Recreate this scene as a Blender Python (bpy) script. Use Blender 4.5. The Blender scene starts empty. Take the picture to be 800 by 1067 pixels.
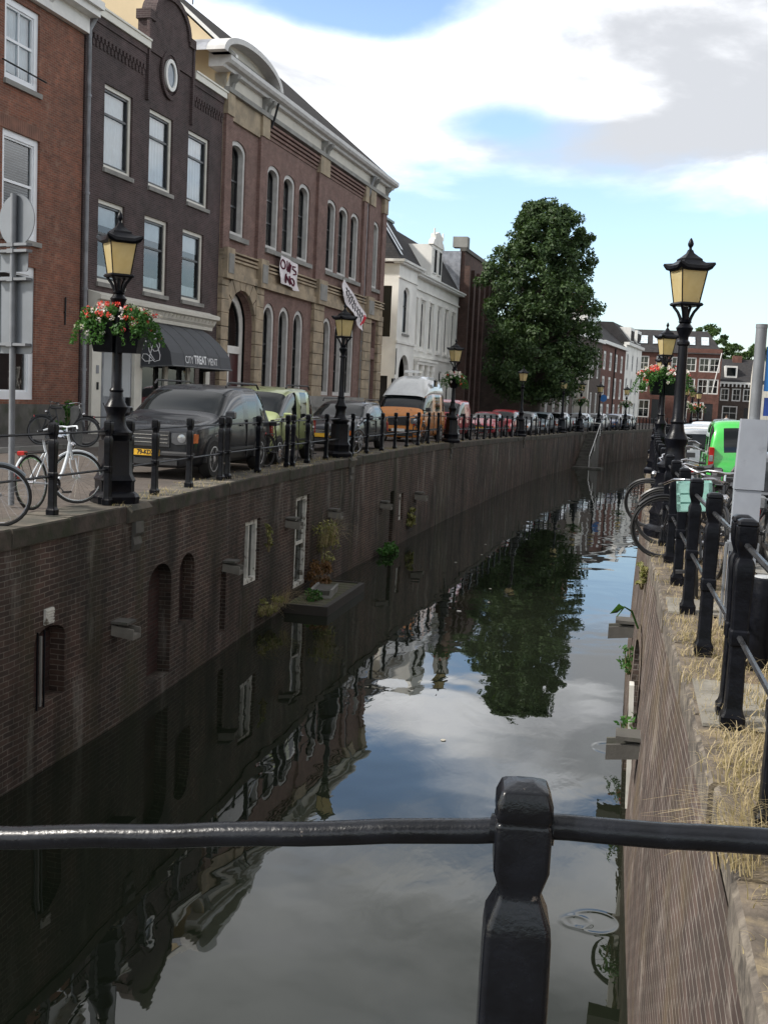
import bpy, bmesh, math, random
from math import sin, cos, pi, radians, sqrt, atan2, hypot
from mathutils import Matrix, Vector
random.seed(11)
SC = bpy.context.scene
COL = SC.collection
D = bpy.data
# ------------------------------------------------------------------ camera
cam_d = D.cameras.new('camera'); cam = D.objects.new('camera', cam_d); COL.objects.link(cam)
cam.matrix_world = Matrix(((0.975376, -0.068009, 0.209802, 0), (0.215551, 0.092573, -0.972095, 0), (0.046689, 0.993381, 0.104953, 1.68), (0, 0, 0, 1)))
cam_d.sensor_fit = 'HORIZONTAL'; cam_d.sensor_width = 36; cam_d.lens = 51.75
cam_d.clip_start = .05; cam_d.clip_end = 2000
SC.camera = cam
# ------------------------------------------------------------------ sky and sun
SUN_DIR = Vector((-.84, -.34, .78)).normalized()          # towards the sun
SUN_EL = math.asin(SUN_DIR.z); SUN_ROT = atan2(SUN_DIR.x, SUN_DIR.y)
world = D.worlds.new("World"); SC.world = world; world.use_nodes = True
wn = world.node_tree.nodes; wl = world.node_tree.links
wn.clear()
def N(t, **k):
    n = wn.new(t)
    for a, b in k.items():
        if a.startswith('i_'): n.inputs[a[2:].replace('_', ' ')].default_value = b
        else: setattr(n, a, b)
    return n
OX, OY, BIAS_K = 3.9, 12.4, .9
def WM(op, a, b=None, c=None, clamp=False):
    n = wn.new('ShaderNodeMath'); n.operation = op; n.use_clamp = clamp
    for i, v in enumerate((a, b, c)):
        if v is None: continue
        if isinstance(v, (int, float)): n.inputs[i].default_value = v
        else: wl.new(v, n.inputs[i])
    return n.outputs[0]
sky = N('ShaderNodeTexSky', sky_type='NISHITA', sun_disc=False, sun_elevation=SUN_EL, sun_rotation=SUN_ROT, air_density=1.0, dust_density=1.6, ozone_density=1.0)
tc = N('ShaderNodeTexCoord'); sep = N('ShaderNodeSeparateXYZ'); wl.new(tc.outputs['Generated'], sep.inputs[0])
zc = WM('MAXIMUM', sep.outputs[2], 0.0)
zd = WM('ADD', zc, 0.16)
cx = WM('DIVIDE', sep.outputs[0], zd); cy = WM('DIVIDE', sep.outputs[1], zd)
cmb = N('ShaderNodeCombineXYZ'); wl.new(cx, cmb.inputs[0]); wl.new(cy, cmb.inputs[1])
def cloud_noise(scale, detail, off, rough=.55, dist=.3):
    mp = N('ShaderNodeMapping'); mp.inputs['Location'].default_value = off; wl.new(cmb.outputs[0], mp.inputs[0])
    n = N('ShaderNodeTexNoise'); n.inputs['Scale'].default_value = scale; n.inputs['Detail'].default_value = detail
    n.inputs['Roughness'].default_value = rough; n.inputs['Distortion'].default_value = dist
    wl.new(mp.outputs[0], n.inputs['Vector']); return n.outputs[0]
n1 = cloud_noise(0.95, 9, (OX, OY, 0)); n2 = cloud_noise(.6, 6, (OX + 3.2, OY - 2.9, 3)); n3 = cloud_noise(1.5, 8, (OX - .8, OY + 3.1, 5))
mixn = WM('ADD', WM('MULTIPLY', n1, .62), WM('MULTIPLY', n2, .38))
# more cloud overhead, clearer low down
bias = WM('MULTIPLY', WM('SUBTRACT', zc, .19), BIAS_K); bias = WM('MINIMUM', bias, .05)
def blob(x0, sx, z0, sz, amp):      # a soft bank of cloud (or a gap) round one bearing and height
    a = WM('DIVIDE', WM('SUBTRACT', sep.outputs[0], x0), sx); b_ = WM('DIVIDE', WM('SUBTRACT', sep.outputs[2], z0), sz)
    return WM('MULTIPLY', WM('EXPONENT', WM('MULTIPLY', WM('ADD', WM('MULTIPLY', a, a), WM('MULTIPLY', b_, b_)), -1)), amp)
dens = WM('ADD', WM('ADD', WM('ADD', mixn, bias), blob(.06, .17, .125, .055, -.16)), WM('ADD', blob(-.25, .2, .24, .09, .07), WM('ADD', blob(.05, .14, .245, .035, .10), WM('ADD', blob(-.10, .22, .29, .035, .06), WM('ADD', blob(-.24, .07, .315, .03, -.17), WM('ADD', blob(-.12, .06, .235, .018, -.15), blob(.03, .05, .352, .018, -.2)))))))
mr = N('ShaderNodeMapRange', interpolation_type='SMOOTHSTEP'); wl.new(dens, mr.inputs[0])
mr.inputs[1].default_value = .40; mr.inputs[2].default_value = .56
cr = N('ShaderNodeMapRange', interpolation_type='SMOOTHSTEP'); wl.new(WM('ADD', WM('ADD', WM('MULTIPLY', n3, .62), WM('MULTIPLY', mixn, .38)), WM('ADD', blob(.05, .10, .228, .022, .12), blob(.14, .10, .37, .05, .14))), cr.inputs[0])
cr.inputs[1].default_value = .44; cr.inputs[2].default_value = .60
cmix = N('ShaderNodeMix', data_type='RGBA'); wl.new(cr.outputs[0], cmix.inputs[0])
cmix.inputs[6].default_value = (9.6, 9.7, 9.9, 1); cmix.inputs[7].default_value = (3.3, 3.42, 3.65, 1)
skym = N('ShaderNodeMix', data_type='RGBA', blend_type='MULTIPLY'); skym.inputs[0].default_value = 1
wl.new(sky.outputs[0], skym.inputs[6]); skym.inputs[7].default_value = (1.15, 1.2, 1.25, 1)
fin = N('ShaderNodeMix', data_type='RGBA'); wl.new(mr.outputs[0], fin.inputs[0]); wl.new(skym.outputs[2], fin.inputs[6]); wl.new(cmix.outputs[2], fin.inputs[7])
hi = N('ShaderNodeMapRange', interpolation_type='SMOOTHSTEP'); wl.new(zc, hi.inputs[0]); hi.inputs[1].default_value = .29; hi.inputs[2].default_value = .50; hi.inputs[3].default_value = 1.0; hi.inputs[4].default_value = .48
hm = N('ShaderNodeMix', data_type='RGBA', blend_type='MULTIPLY'); hm.inputs[0].default_value = 1; wl.new(fin.outputs[2], hm.inputs[6]); wl.new(hi.outputs[0], hm.inputs[7])
bg = N('ShaderNodeBackground'); bg.inputs[1].default_value = .1; wl.new(hm.outputs[2], bg.inputs[0])
wo = N('ShaderNodeOutputWorld'); wl.new(bg.outputs[0], wo.inputs[0])
sun_d = D.lights.new('sun', 'SUN'); sun_d.energy = 2.3; sun_d.angle = radians(4); sun_d.color = (1, .95, .87)
sun = D.objects.new('sun', sun_d); COL.objects.link(sun); sun.rotation_euler = SUN_DIR.to_track_quat('Z', 'Y').to_euler()
vs = SC.view_settings; vs.view_transform = 'Standard'; vs.look = 'None'; vs.gamma = 1; vs.exposure = 1.15; vs.use_curve_mapping = False
SC.cycles.max_bounces = 6; SC.cycles.transparent_max_bounces = 12
# ------------------------------------------------------------------ materials
MATS = {}
def _new(name):
    m = D.materials.new(name); m.use_nodes = True; m.node_tree.nodes.clear(); return m, m.node_tree.nodes, m.node_tree.links
def _math(ns, ls, op, a, b=None, clamp=False):
    n = ns.new('ShaderNodeMath'); n.operation = op; n.use_clamp = clamp
    for i, v in enumerate((a, b)):
        if v is None: continue
        if isinstance(v, (int, float)): n.inputs[i].default_value = v
        else: ls.new(v, n.inputs[i])
    return n.outputs[0]
def _mix(ns, ls, fac, a, b, bt='MIX'):
    n = ns.new('ShaderNodeMix'); n.data_type = 'RGBA'; n.blend_type = bt
    for i, v in ((0, fac), (6, a), (7, b)):
        if isinstance(v, (int, float)): n.inputs[i].default_value = v
        elif isinstance(v, tuple): n.inputs[i].default_value = (v[0], v[1], v[2], 1)
        else: ls.new(v, n.inputs[i])
    return n.outputs[2]
def _noise(ns, ls, vec, scale, detail=4, rough=.55, lo=.35, hi=.65):
    n = ns.new('ShaderNodeTexNoise'); n.inputs['Scale'].default_value = scale; n.inputs['Detail'].default_value = detail; n.inputs['Roughness'].default_value = rough
    if vec is not None: ls.new(vec, n.inputs['Vector'])
    r = ns.new('ShaderNodeMapRange'); ls.new(n.outputs[0], r.inputs[0]); r.inputs[1].default_value = lo; r.inputs[2].default_value = hi
    return r.outputs[0]
def _bsdf(ns, ls, col, rough=.6, metal=0, spec=.5, coat=0, bump=None, bstr=.3, bdist=.01, trans=0):
    p = ns.new('ShaderNodeBsdfPrincipled'); o = ns.new('ShaderNodeOutputMaterial'); ls.new(p.outputs[0], o.inputs[0])
    for k, v in (('Base Color', col), ('Roughness', rough), ('Metallic', metal), ('Specular IOR Level', spec), ('Coat Weight', coat), ('Transmission Weight', trans)):
        if isinstance(v, tuple): p.inputs[k].default_value = (v[0], v[1], v[2], 1)
        elif isinstance(v, (int, float)): p.inputs[k].default_value = v
        else: ls.new(v, p.inputs[k])
    if bump is not None:
        b = ns.new('ShaderNodeBump'); b.inputs['Strength'].default_value = bstr; b.inputs['Distance'].default_value = bdist
        ls.new(bump, b.inputs['Height']); ls.new(b.outputs[0], p.inputs['Normal'])
    return p
def mat(name, col, rough=.6, metal=0, var=.25, scale=3.0, spec=.5, coat=0, bstr=0, bscale=40, spots=None, spot_scale=8, spot_lo=.6, spot_hi=.7):
    """plain material with uneven colour and, if bstr, a fine bump; spots = a second colour in patches"""
    if name in MATS: return MATS[name]
    m, ns, ls = _new(name)
    t = ns.new('ShaderNodeTexCoord'); v = t.outputs['Object']
    f = _noise(ns, ls, v, scale, 6)
    c = _mix(ns, ls, f, tuple(x * (1 - var) for x in col), tuple(min(1, x * (1 + var)) for x in col))
    if spots: c = _mix(ns, ls, _noise(ns, ls, v, spot_scale, 6, .6, spot_lo, spot_hi), c, spots)
    bm = _noise(ns, ls, v, bscale, 4, .6, 0, 1) if bstr else None
    r = _math(ns, ls, 'ADD', _math(ns, ls, 'MULTIPLY', f, .12), rough - .06) if rough > .1 else rough
    _bsdf(ns, ls, c, r, metal, spec, coat, bm, bstr)
    MATS[name] = m; return m
def brick_mat(name, c1, c2, mortar, w=.22, h=.062, mw=.012, grime=(.03, .028, .025), g_amt=.35, pale=None, p_amt=.0, bstr=.5, gscale=.5, streak=False, wob=.035, tone=None, moss=None, weather_z=None, rough=.85):
    if name in MATS: return MATS[name]
    m, ns, ls = _new(name)
    t = ns.new('ShaderNodeTexCoord'); so = ns.new('ShaderNodeSeparateXYZ'); ls.new(t.outputs['Object'], so.inputs[0])
    sn = ns.new('ShaderNodeSeparateXYZ'); ls.new(t.outputs['Normal'], sn.inputs[0])
    ax = _math(ns, ls, 'ABSOLUTE', sn.outputs[0]); ay = _math(ns, ls, 'ABSOLUTE', sn.outputs[1]); az = _math(ns, ls, 'ABSOLUTE', sn.outputs[2])
    useY = _math(ns, ls, 'GREATER_THAN', ax, ay); top = _math(ns, ls, 'GREATER_THAN', az, .8)
    def lerp(f, a, b): return _math(ns, ls, 'ADD', _math(ns, ls, 'MULTIPLY', a, _math(ns, ls, 'SUBTRACT', 1, f)), _math(ns, ls, 'MULTIPLY', b, f))
    u = lerp(useY, so.outputs[0], so.outputs[1]); u = lerp(top, u, so.outputs[0]); v = lerp(top, so.outputs[2], so.outputs[1])
    cb = ns.new('ShaderNodeCombineXYZ'); ls.new(u, cb.inputs[0]); ls.new(v, cb.inputs[1])
    # slightly irregular courses
    dn = ns.new('ShaderNodeTexNoise'); dn.inputs['Scale'].default_value = 1.3; dn.inputs['Detail'].default_value = 5; ls.new(t.outputs['Object'], dn.inputs['Vector'])
    vm = ns.new('ShaderNodeVectorMath'); vm.operation = 'SCALE'; ls.new(dn.outputs['Color'], vm.inputs[0]); vm.inputs['Scale'].default_value = wob
    va = ns.new('ShaderNodeVectorMath'); va.operation = 'ADD'; ls.new(cb.outputs[0], va.inputs[0]); ls.new(vm.outputs[0], va.inputs[1])
    b = ns.new('ShaderNodeTexBrick'); ls.new(va.outputs[0], b.inputs['Vector'])
    b.inputs['Scale'].default_value = 1; b.inputs['Brick Width'].default_value = w; b.inputs['Row Height'].default_value = h
    b.inputs['Mortar Size'].default_value = mw / 2; b.inputs['Mortar Smooth'].default_value = .2; b.inputs['Bias'].default_value = -.1
    b.inputs['Color1'].default_value = (*c1, 1); b.inputs['Color2'].default_value = (*c2, 1); b.inputs['Mortar'].default_value = (*mortar, 1)
    c = b.outputs['Color']
    ob = t.outputs['Object']
    c = _mix(ns, ls, _noise(ns, ls, ob, 2.2, 8, .65, .3, .7), c, _mix(ns, ls, 1.0, c, (.62, .6, .6), 'MULTIPLY'))
    if tone: c = _mix(ns, ls, _math(ns, ls, 'MULTIPLY', _noise(ns, ls, ob, .45, 5, .6, .42, .6), tone[3]), c, _mix(ns, ls, 1.0, c, tone[:3], 'MULTIPLY'))
    mapn = ns.new('ShaderNodeMapping'); ls.new(ob, mapn.inputs[0]); mapn.inputs['Scale'].default_value = (1, 1, .22 if streak else 1)
    c = _mix(ns, ls, _math(ns, ls, 'MULTIPLY', _noise(ns, ls, mapn.outputs[0], gscale * 2, 8, .6, .42, .68), g_amt), c, grime)
    if pale: c = _mix(ns, ls, _math(ns, ls, 'MULTIPLY', _noise(ns, ls, mapn.outputs[0], 1.7, 9, .7, .55, .72), p_amt), c, pale)
    if moss: c = _mix(ns, ls, _math(ns, ls, 'MULTIPLY', _noise(ns, ls, mapn.outputs[0], 1.1, 8, .65, .5, .7), moss[3]), c, moss[:3])
    hgt = _math(ns, ls, 'ADD', _math(ns, ls, 'MULTIPLY', b.outputs['Fac'], -1.0), _math(ns, ls, 'MULTIPLY', _noise(ns, ls, ob, 22, 5, .6, 0, 1), .6))
    _bsdf(ns, ls, c, rough, bump=hgt, bstr=bstr, bdist=.012, spec=.25)
    MATS[name] = m; return m
def glass_mat(name='window_glass', tint=(.75, .82, .85)):
    if name in MATS: return MATS[name]
    m, ns, ls = _new(name)
    tr = ns.new('ShaderNodeBsdfTransparent'); tr.inputs[0].default_value = (*tint, 1)
    gl = ns.new('ShaderNodeBsdfGlossy'); gl.inputs['Roughness'].default_value = .015; gl.inputs[0].default_value = (1, 1, 1, 1)
    fr = ns.new('ShaderNodeFresnel'); fr.inputs[0].default_value = 1.65
    nb = ns.new('ShaderNodeTexNoise'); nb.inputs['Scale'].default_value = 1.4
    t = ns.new('ShaderNodeTexCoord'); ls.new(t.outputs['Object'], nb.inputs['Vector'])
    b = ns.new('ShaderNodeBump'); b.inputs['Strength'].default_value = .08; b.inputs['Distance'].default_value = .02; ls.new(nb.outputs[0], b.inputs['Height']); ls.new(b.outputs[0], gl.inputs['Normal'])
    mx = ns.new('ShaderNodeMixShader'); ls.new(fr.outputs[0], mx.inputs[0]); ls.new(tr.outputs[0], mx.inputs[1]); ls.new(gl.outputs[0], mx.inputs[2])
    o = ns.new('ShaderNodeOutputMaterial'); ls.new(mx.outputs[0], o.inputs[0])
    MATS[name] = m; return m
def leaf_mat(name, c1, c2, trans=.35):
    if name in MATS: return MATS[name]
    m, ns, ls = _new(name)
    g = ns.new('ShaderNodeNewGeometry')
    c = _mix(ns, ls, g.outputs['Random Per Island'], c1, c2)
    df = ns.new('ShaderNodeBsdfPrincipled'); df.inputs['Roughness'].default_value = .55; df.inputs['Specular IOR Level'].default_value = .3; ls.new(c, df.inputs['Base Color'])
    tl = ns.new('ShaderNodeBsdfTranslucent'); ls.new(_mix(ns, ls, 1.0, c, (1.0, 1.15, .5), 'MULTIPLY'), tl.inputs[0])
    mx = ns.new('ShaderNodeMixShader'); mx.inputs[0].default_value = trans; ls.new(df.outputs[0], mx.inputs[1]); ls.new(tl.outputs[0], mx.inputs[2])
    o = ns.new('ShaderNodeOutputMaterial'); ls.new(mx.outputs[0], o.inputs[0])
    MATS[name] = m; return m

M_white = mat('white_paint', (.72, .71, .68), .5, var=.08, bstr=.05)
M_cream = mat('cream_plaster', (.56, .53, .47), .8, var=.1, scale=.8, bstr=.1)
M_cream2 = mat('yellow_cream_plaster', (.66, .53, .34), .85, var=.08, scale=.6)
M_wht_pl = mat('white_plaster', (.80, .785, .74), .8, var=.12, scale=.5, spots=(.48, .47, .44), spot_scale=.7, spot_lo=.62, spot_hi=.95)
M_frame = mat('black_frame', (.02, .02, .022), .35, var=.2)
M_glass = glass_mat()
M_curt = mat('net_curtain', (.78, .8, .82), .9, var=.06)
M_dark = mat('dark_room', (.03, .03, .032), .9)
M_stone = mat('sandstone', (.33, .265, .185), .85, var=.25, scale=1.6, bstr=.3, spots=(.17, .145, .11), spot_scale=1.8, spot_lo=.5, spot_hi=.75)
M_gstone = mat('grey_stone', (.24, .235, .22), .85, var=.2, scale=1.5, bstr=.2, spots=(.12, .115, .1), spot_scale=2)
M_dstone = mat('dark_stone', (.10, .095, .085), .85, var=.3, scale=2, bstr=.3, spots=(.05, .055, .035), spot_scale=2.2, spot_lo=.5)
M_black = mat('black_iron', (.0035, .004, .0065), .34, var=.4, scale=9, spec=.2, bstr=.25, bscale=30, spots=(.02, .018, .017), spot_scale=16, spot_lo=.66, spot_hi=.8)
M_zinc = mat('zinc_pipe', (.24, .25, .27), .5, .3)
M_slate = brick_mat('slate_tiles', (.045, .045, .05), (.065, .06, .06), (.02, .02, .02), w=.25, h=.16, mw=.02, g_amt=.3)
M_tile = brick_mat('roof_tiles', (.05, .043, .04), (.075, .06, .052), (.02, .018, .016), w=.26, h=.22, mw=.03, g_amt=.3)
M_rubber = mat('tyre_rubber', (.018, .018, .018), .8)
M_alloy = mat('alloy', (.62, .63, .65), .3, .4, var=.1)
M_chrome = mat('chrome', (.6, .6, .62), .18, 1, var=.05)
M_trim = mat('black_plastic', (.022, .022, .024), .55)
M_cglass = mat('car_glass', (.006, .008, .009), .03, spec=.5, var=.1)
M_plate = mat('yellow_plate', (.75, .42, .02), .5, var=.04)
M_ink = mat('plate_ink', (.01, .01, .01), .5)
M_lens = mat('headlamp_lens', (.30, .31, .33), .07, .4, spec=.9)
M_red = mat('red_lens', (.35, .012, .01), .12, spec=.8)
M_orange_l = mat('orange_lens', (.75, .2, .05), .15)
M_straw = leaf_mat('dry_straw', (.34, .265, .15), (.50, .41, .25), .25)
M_leaf = leaf_mat('tree_leaf', (.024, .05, .018), (.075, .12, .042), .22)
M_leafd = leaf_mat('far_leaf', (.035, .075, .02), (.085, .135, .04), .3)
M_green = leaf_mat('plant_leaf', (.03, .10, .02), (.09, .20, .05), .35)
M_yell = leaf_mat('pale_plant_leaf', (.16, .17, .06), (.34, .31, .13), .3)
M_fred = leaf_mat('red_petal', (.75, .06, .05), (.85, .18, .16), .2)
M_fwht = leaf_mat('white_petal', (.75, .72, .72), (.9, .8, .82), .2)
M_rust = leaf_mat('rusty_plant_leaf', (.13, .07, .03), (.24, .13, .06), .3)
M_worn = mat('worn_black_paint', (.005, .006, .009), .27, var=.5, scale=12, spec=.4, bstr=.14, bscale=95, spots=(.13, .11, .095), spot_scale=26, spot_lo=.70, spot_hi=.74)
# ------------------------------------------------------------------ mesh builder
class MB:
    def __init__(s): s.v = []; s.f = []; s.m = []; s.mi = 0; s.x = None
    def add(s, vs, fs):
        o = len(s.v); s.v += [tuple(p) for p in vs]; s.f += [tuple(i + o for i in f) for f in fs]; s.m += [s.mi] * len(fs)
    def quad(s, a, b, c, d): s.add([a, b, c, d], [(0, 1, 2, 3)])
    def poly(s, pts): s.add(pts, [tuple(range(len(pts)))])
    def box(s, x0, y0, z0, x1, y1, z1, bev=0):
        if bev:
            b = bev; vs = []
            for z, i in ((z0, b), (z0 + b, 0), (z1 - b, 0), (z1, b)):
                for px, py in ((x0, y0), (x1, y0), (x1, y1), (x0, y1)):
                    sx = 1 if px == x0 else -1; sy = 1 if py == y0 else -1
                    vs += [(px + sx * (i + (b if 0 else 0)), py + sy * i, z)]
            fs = [(3, 2, 1, 0), (12, 13, 14, 15)]
            for k in range(3):
                for j in range(4): a = k * 4 + j; b2 = k * 4 + (j + 1) % 4; fs.append((a, b2, b2 + 4, a + 4))
            s.add(vs, fs); return
        s.add([(x0, y0, z0), (x1, y0, z0), (x1, y1, z0), (x0, y1, z0), (x0, y0, z1), (x1, y0, z1), (x1, y1, z1), (x0, y1, z1)],
              [(3, 2, 1, 0), (4, 5, 6, 7), (0, 1, 5, 4), (1, 2, 6, 5), (2, 3, 7, 6), (3, 0, 4, 7)])
    def prism(s, pts, axis, a, b):
        """closed 2D outline extruded along axis from a to b"""
        def P(p, t):
            return {'x': (t, p[0], p[1]), 'y': (p[0], t, p[1]), 'z': (p[0], p[1], t)}[axis]
        n = len(pts)
        s.add([P(p, a) for p in pts] + [P(p, b) for p in pts], [tuple(range(n - 1, -1, -1)), tuple(range(n, 2 * n))] + [(i, (i + 1) % n, n + (i + 1) % n, n + i) for i in range(n)])
    def ring(s, po, pi_, y0, y1):
        """frame between outer and inner outlines (x,z), from depth y0 (front) to y1"""
        n = len(po)
        vs = [(p[0], y0, p[1]) for p in po] + [(p[0], y0, p[1]) for p in pi_] + [(p[0], y1, p[1]) for p in pi_] + [(p[0], y1, p[1]) for p in po]
        fs = []
        for i in range(n):
            j = (i + 1) % n
            fs += [(i, j, n + j, n + i), (n + i, n + j, 2 * n + j, 2 * n + i), (3 * n + i, i, j, 3 * n + j)]
        s.add(vs, fs)
    def tube(s, pts, r, n=8, cap=True, closed=False):
        pts = [Vector(p) for p in pts]; N_ = len(pts)
        rs = r if isinstance(r, (list, tuple)) else [r] * N_
        prev = None; base = len(s.v); vs = []; fs = []
        for i, p in enumerate(pts):
            if closed: t = (pts[(i + 1) % N_] - pts[i - 1])
            else: t = pts[min(i + 1, N_ - 1)] - pts[max(i - 1, 0)]
            t = t.normalized() if t.length > 1e-9 else Vector((0, 0, 1))
            if prev is None:
                a = Vector((0, 0, 1)) if abs(t.z) < .9 else Vector((1, 0, 0))
                u = t.cross(a).normalized()
            else: u = (prev - t * prev.dot(t)).normalized()
            prev = u; w = t.cross(u)
            for k in range(n):
                an = 2 * pi * k / n; vs.append(p + (u * cos(an) + w * sin(an)) * rs[i])
        M = N_ if closed else N_ - 1
        for i in range(M):
            for k in range(n):
                a = i * n + k; b = i * n + (k + 1) % n; j = ((i + 1) % N_) * n
                fs.append((a, b, j + (k + 1) % n, j + k))
        if cap and not closed: fs += [tuple(range(n - 1, -1, -1)), tuple((N_ - 1) * n + k for k in range(n))]
        s.add(vs, fs)
    def lathe(s, prof, n=16, c=(0, 0), rot=0, sq=0):
        """profile [(r, z)] round z; sq: 0 round, >0 square with chamfered corners (n ignored)"""
        if sq:
            dirs = []
            for k in range(4):
                a = rot + k * pi / 2
                for s_ in (-1, 1):
                    x, y = 1, s_ * (1 - sq); dirs.append((x * cos(a) - y * sin(a), x * sin(a) + y * cos(a)))
            n = 8
        else: dirs = [(cos(rot + 2 * pi * k / n), sin(rot + 2 * pi * k / n)) for k in range(n)]
        vs = [(c[0] + r * dx, c[1] + r * dy, z) for r, z in prof for dx, dy in dirs]; fs = []
        for i in range(len(prof) - 1):
            for k in range(n): a = i * n + k; b = i * n + (k + 1) % n; fs.append((a, b, b + n, a + n))
        fs += [tuple(range(n - 1, -1, -1)), tuple((len(prof) - 1) * n + k for k in range(n))]
        s.add(vs, fs)
    def sphere(s, c, r, n=10, sc=(1, 1, 1)):
        prof = [(max(1e-4, sin(pi * i / n)) * r, -cos(pi * i / n) * r) for i in range(n + 1)]
        o = len(s.v); s.lathe(prof, n + 2)
        for i in range(o, len(s.v)): x, y, z = s.v[i]; s.v[i] = (c[0] + x * sc[0], c[1] + y * sc[1], c[2] + z * sc[2])
    def xf(s, M, start=0):
        for i in range(start, len(s.v)): s.v[i] = tuple(M @ Vector(s.v[i]))
        return s
    def build(s, name, mats, parent=None, smooth=False, flip=False):
        me = D.meshes.new(name); me.from_pydata(s.v, [], s.f)
        if not isinstance(mats, (list, tuple)): mats = [mats]
        for m in mats: me.materials.append(m)
        if len(mats) > 1: me.polygons.foreach_set('material_index', s.m)
        me.update()
        o = D.objects.new(name, me); COL.objects.link(o)
        if parent is not None: o.parent = parent
        if smooth: smooth_by_angle(me, 40 if smooth is True else smooth)
        return o
def smooth_by_angle(me, deg):
    bm = bmesh.new(); bm.from_mesh(me); bmesh.ops.remove_doubles(bm, verts=bm.verts, dist=1e-5); bmesh.ops.recalc_face_normals(bm, faces=bm.faces)
    lim = radians(deg)
    for f in bm.faces: f.smooth = True
    for e in bm.edges:
        if len(e.link_faces) == 2 and e.calc_face_angle(0) > lim: e.smooth = False
    bm.to_mesh(me); bm.free()
def build_each(name, m, parent, fns):
    out = None
    for fn in fns:
        mb = MB(); fn(mb); out = mb.build(name, m, parent)
    return out
def tag(o, label=None, cat=None, group=None, kind=None):
    if label: o['label'] = label
    if cat: o['category'] = cat
    if group: o['group'] = group
    if kind: o['kind'] = kind
    return o
def empty(name, loc, rz=0, label=None, cat=None, group=None):
    o = D.objects.new(name, None); COL.objects.link(o); o.location = loc; o.rotation_euler = (0, 0, rz); o.empty_display_size = .2
    return tag(o, label, cat, group)
def copy_tree(o, parent=None):
    c = o.copy(); COL.objects.link(c); c.parent = parent
    for ch in KIDS(o): copy_tree(ch, c)
    return c
def KIDS(o): return [x for x in COL.objects if x.parent == o]
def dup(root, loc, rz, label, group=None):
    c = copy_tree(root); c.location = loc; c.rotation_euler = (0, 0, rz); c['label'] = label
    if group: c['group'] = group
    return c
def text_mesh(s, size, material, parent, M, name='lettering', bold=0, align='CENTER', depth=.004, xs=1):
    cu = D.curves.new(name, 'FONT'); cu.body = s; cu.size = size; cu.align_x = align; cu.extrude = depth; cu.offset = bold
    o = D.objects.new(name, cu); COL.objects.link(o); bpy.context.view_layer.update()
    me = D.meshes.new_from_object(o.evaluated_get(bpy.context.evaluated_depsgraph_get())); D.objects.remove(o)
    me.transform(Matrix.Diagonal((xs, 1, 1, 1))); me.transform(M); me.materials.clear(); me.materials.append(material); me.name = name
    o = D.objects.new(name, me); COL.objects.link(o); o.parent = parent; return o
def lerp(a, b, t): return a + (b - a) * t
def interp(tab, y):
    if y <= tab[0][0]: return tab[0][1]
    for (a, b), (c, d) in zip(tab, tab[1:]):
        if y <= c: return lerp(b, d, (y - a) / (c - a))
    return tab[-1][1]
# ------------------------------------------------------------------ layout curves (metres; x across, y along the canal)
LQ = [(-60, -6.6), (14, -6.65), (20, -6.95), (27, -7.1), (36, -6.9), (43, -6.7), (58, -6.05), (66, -5.6), (72, -5.1), (84, -3.85), (90, -2.5), (96, -1.05), (104, .6), (114, 2.5), (126, 6), (140, 11)]
RQ = [(-60, .47), (5, .5), (9, .42), (14, .36), (20, .38), (29, .55), (43, .88), (60, 1.75), (80, 3.3), (95, 5.2), (110, 7.8), (126, 12), (140, 17)]
def Lx(y): return interp(LQ, y)
def Rx(y): return interp(RQ, y)
def gz(y): return 0 if y < 40 else -.0125 * (min(y, 72) - 40)
def rz_(y): return min(-.30, gz(y) - .10)       # road level on the near bank
WATER = -3.05
# ================================================================== THE SETTING
YS = [-60, -20, 0, 4, 8, 11, 14, 17, 20, 24, 27, 30, 33, 36, 40, 43, 47, 51, 55, 58, 62, 66, 70, 72, 76, 80, 84, 87, 90, 93, 96, 100, 104, 109, 114, 120, 126, 133, 140]
def ribbon(name, c0, c1, zf, material, kind='structure', step=None, ys=YS):
    mb = MB(); cols = [c0, c1]
    for y0, y1 in zip(ys, ys[1:]):
        mb.quad((c0(y0), y0, zf(y0, 0)), (c1(y0), y0, zf(y0, 1)), (c1(y1), y1, zf(y1, 1)), (c0(y1), y1, zf(y1, 0)))
    o = mb.build(name, material); tag(o, kind=kind); return o
M_road = brick_mat('brick_paving', (.135, .115, .10), (.175, .145, .125), (.07, .065, .055), w=.21, h=.10, mw=.012, grime=(.07, .065, .06), g_amt=.5, bstr=.3, gscale=.35)
M_pave = brick_mat('pavement_slabs', (.17, .165, .155), (.21, .20, .185), (.09, .085, .08), w=.3, h=.3, mw=.012, grime=(.09, .085, .08), g_amt=.5, bstr=.3)
M_asph = mat('asphalt', (.075, .072, .07), .9, var=.25, scale=1.5, bstr=.4, bscale=60, spots=(.12, .11, .10), spot_scale=1.2, spot_lo=.45)
M_verge = brick_mat('mossy_edge_paving', (.17, .13, .105), (.23, .175, .14), (.15, .125, .085), w=.21, h=.1, mw=.02, grime=(.30, .235, .13), g_amt=.55, pale=(.36, .29, .17), p_amt=.5, bstr=.8, gscale=1.0, moss=(.10, .11, .045, .45))
def FXs(y):       # the line of the house fronts on the far bank
    return interp([(-60, -20.6), (31, -16.21), (100, -12.44), (104, -8.0), (112, -4.5), (141, -.17)], y)
ribbon('ground', lambda y: -420, lambda y: FXs(y) - .5, lambda y, i: gz(y) - .004, M_pave)
ribbon('pavement', lambda y: FXs(y) - .6, lambda y: FXs(y) + 2.6 if y < 100 else FXs(y) + 1.6, lambda y, i: gz(y) + .08, M_pave)
kerbx = lambda y: FXs(y) + 2.6 if y < 100 else FXs(y) + 1.6
mb = MB()
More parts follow.
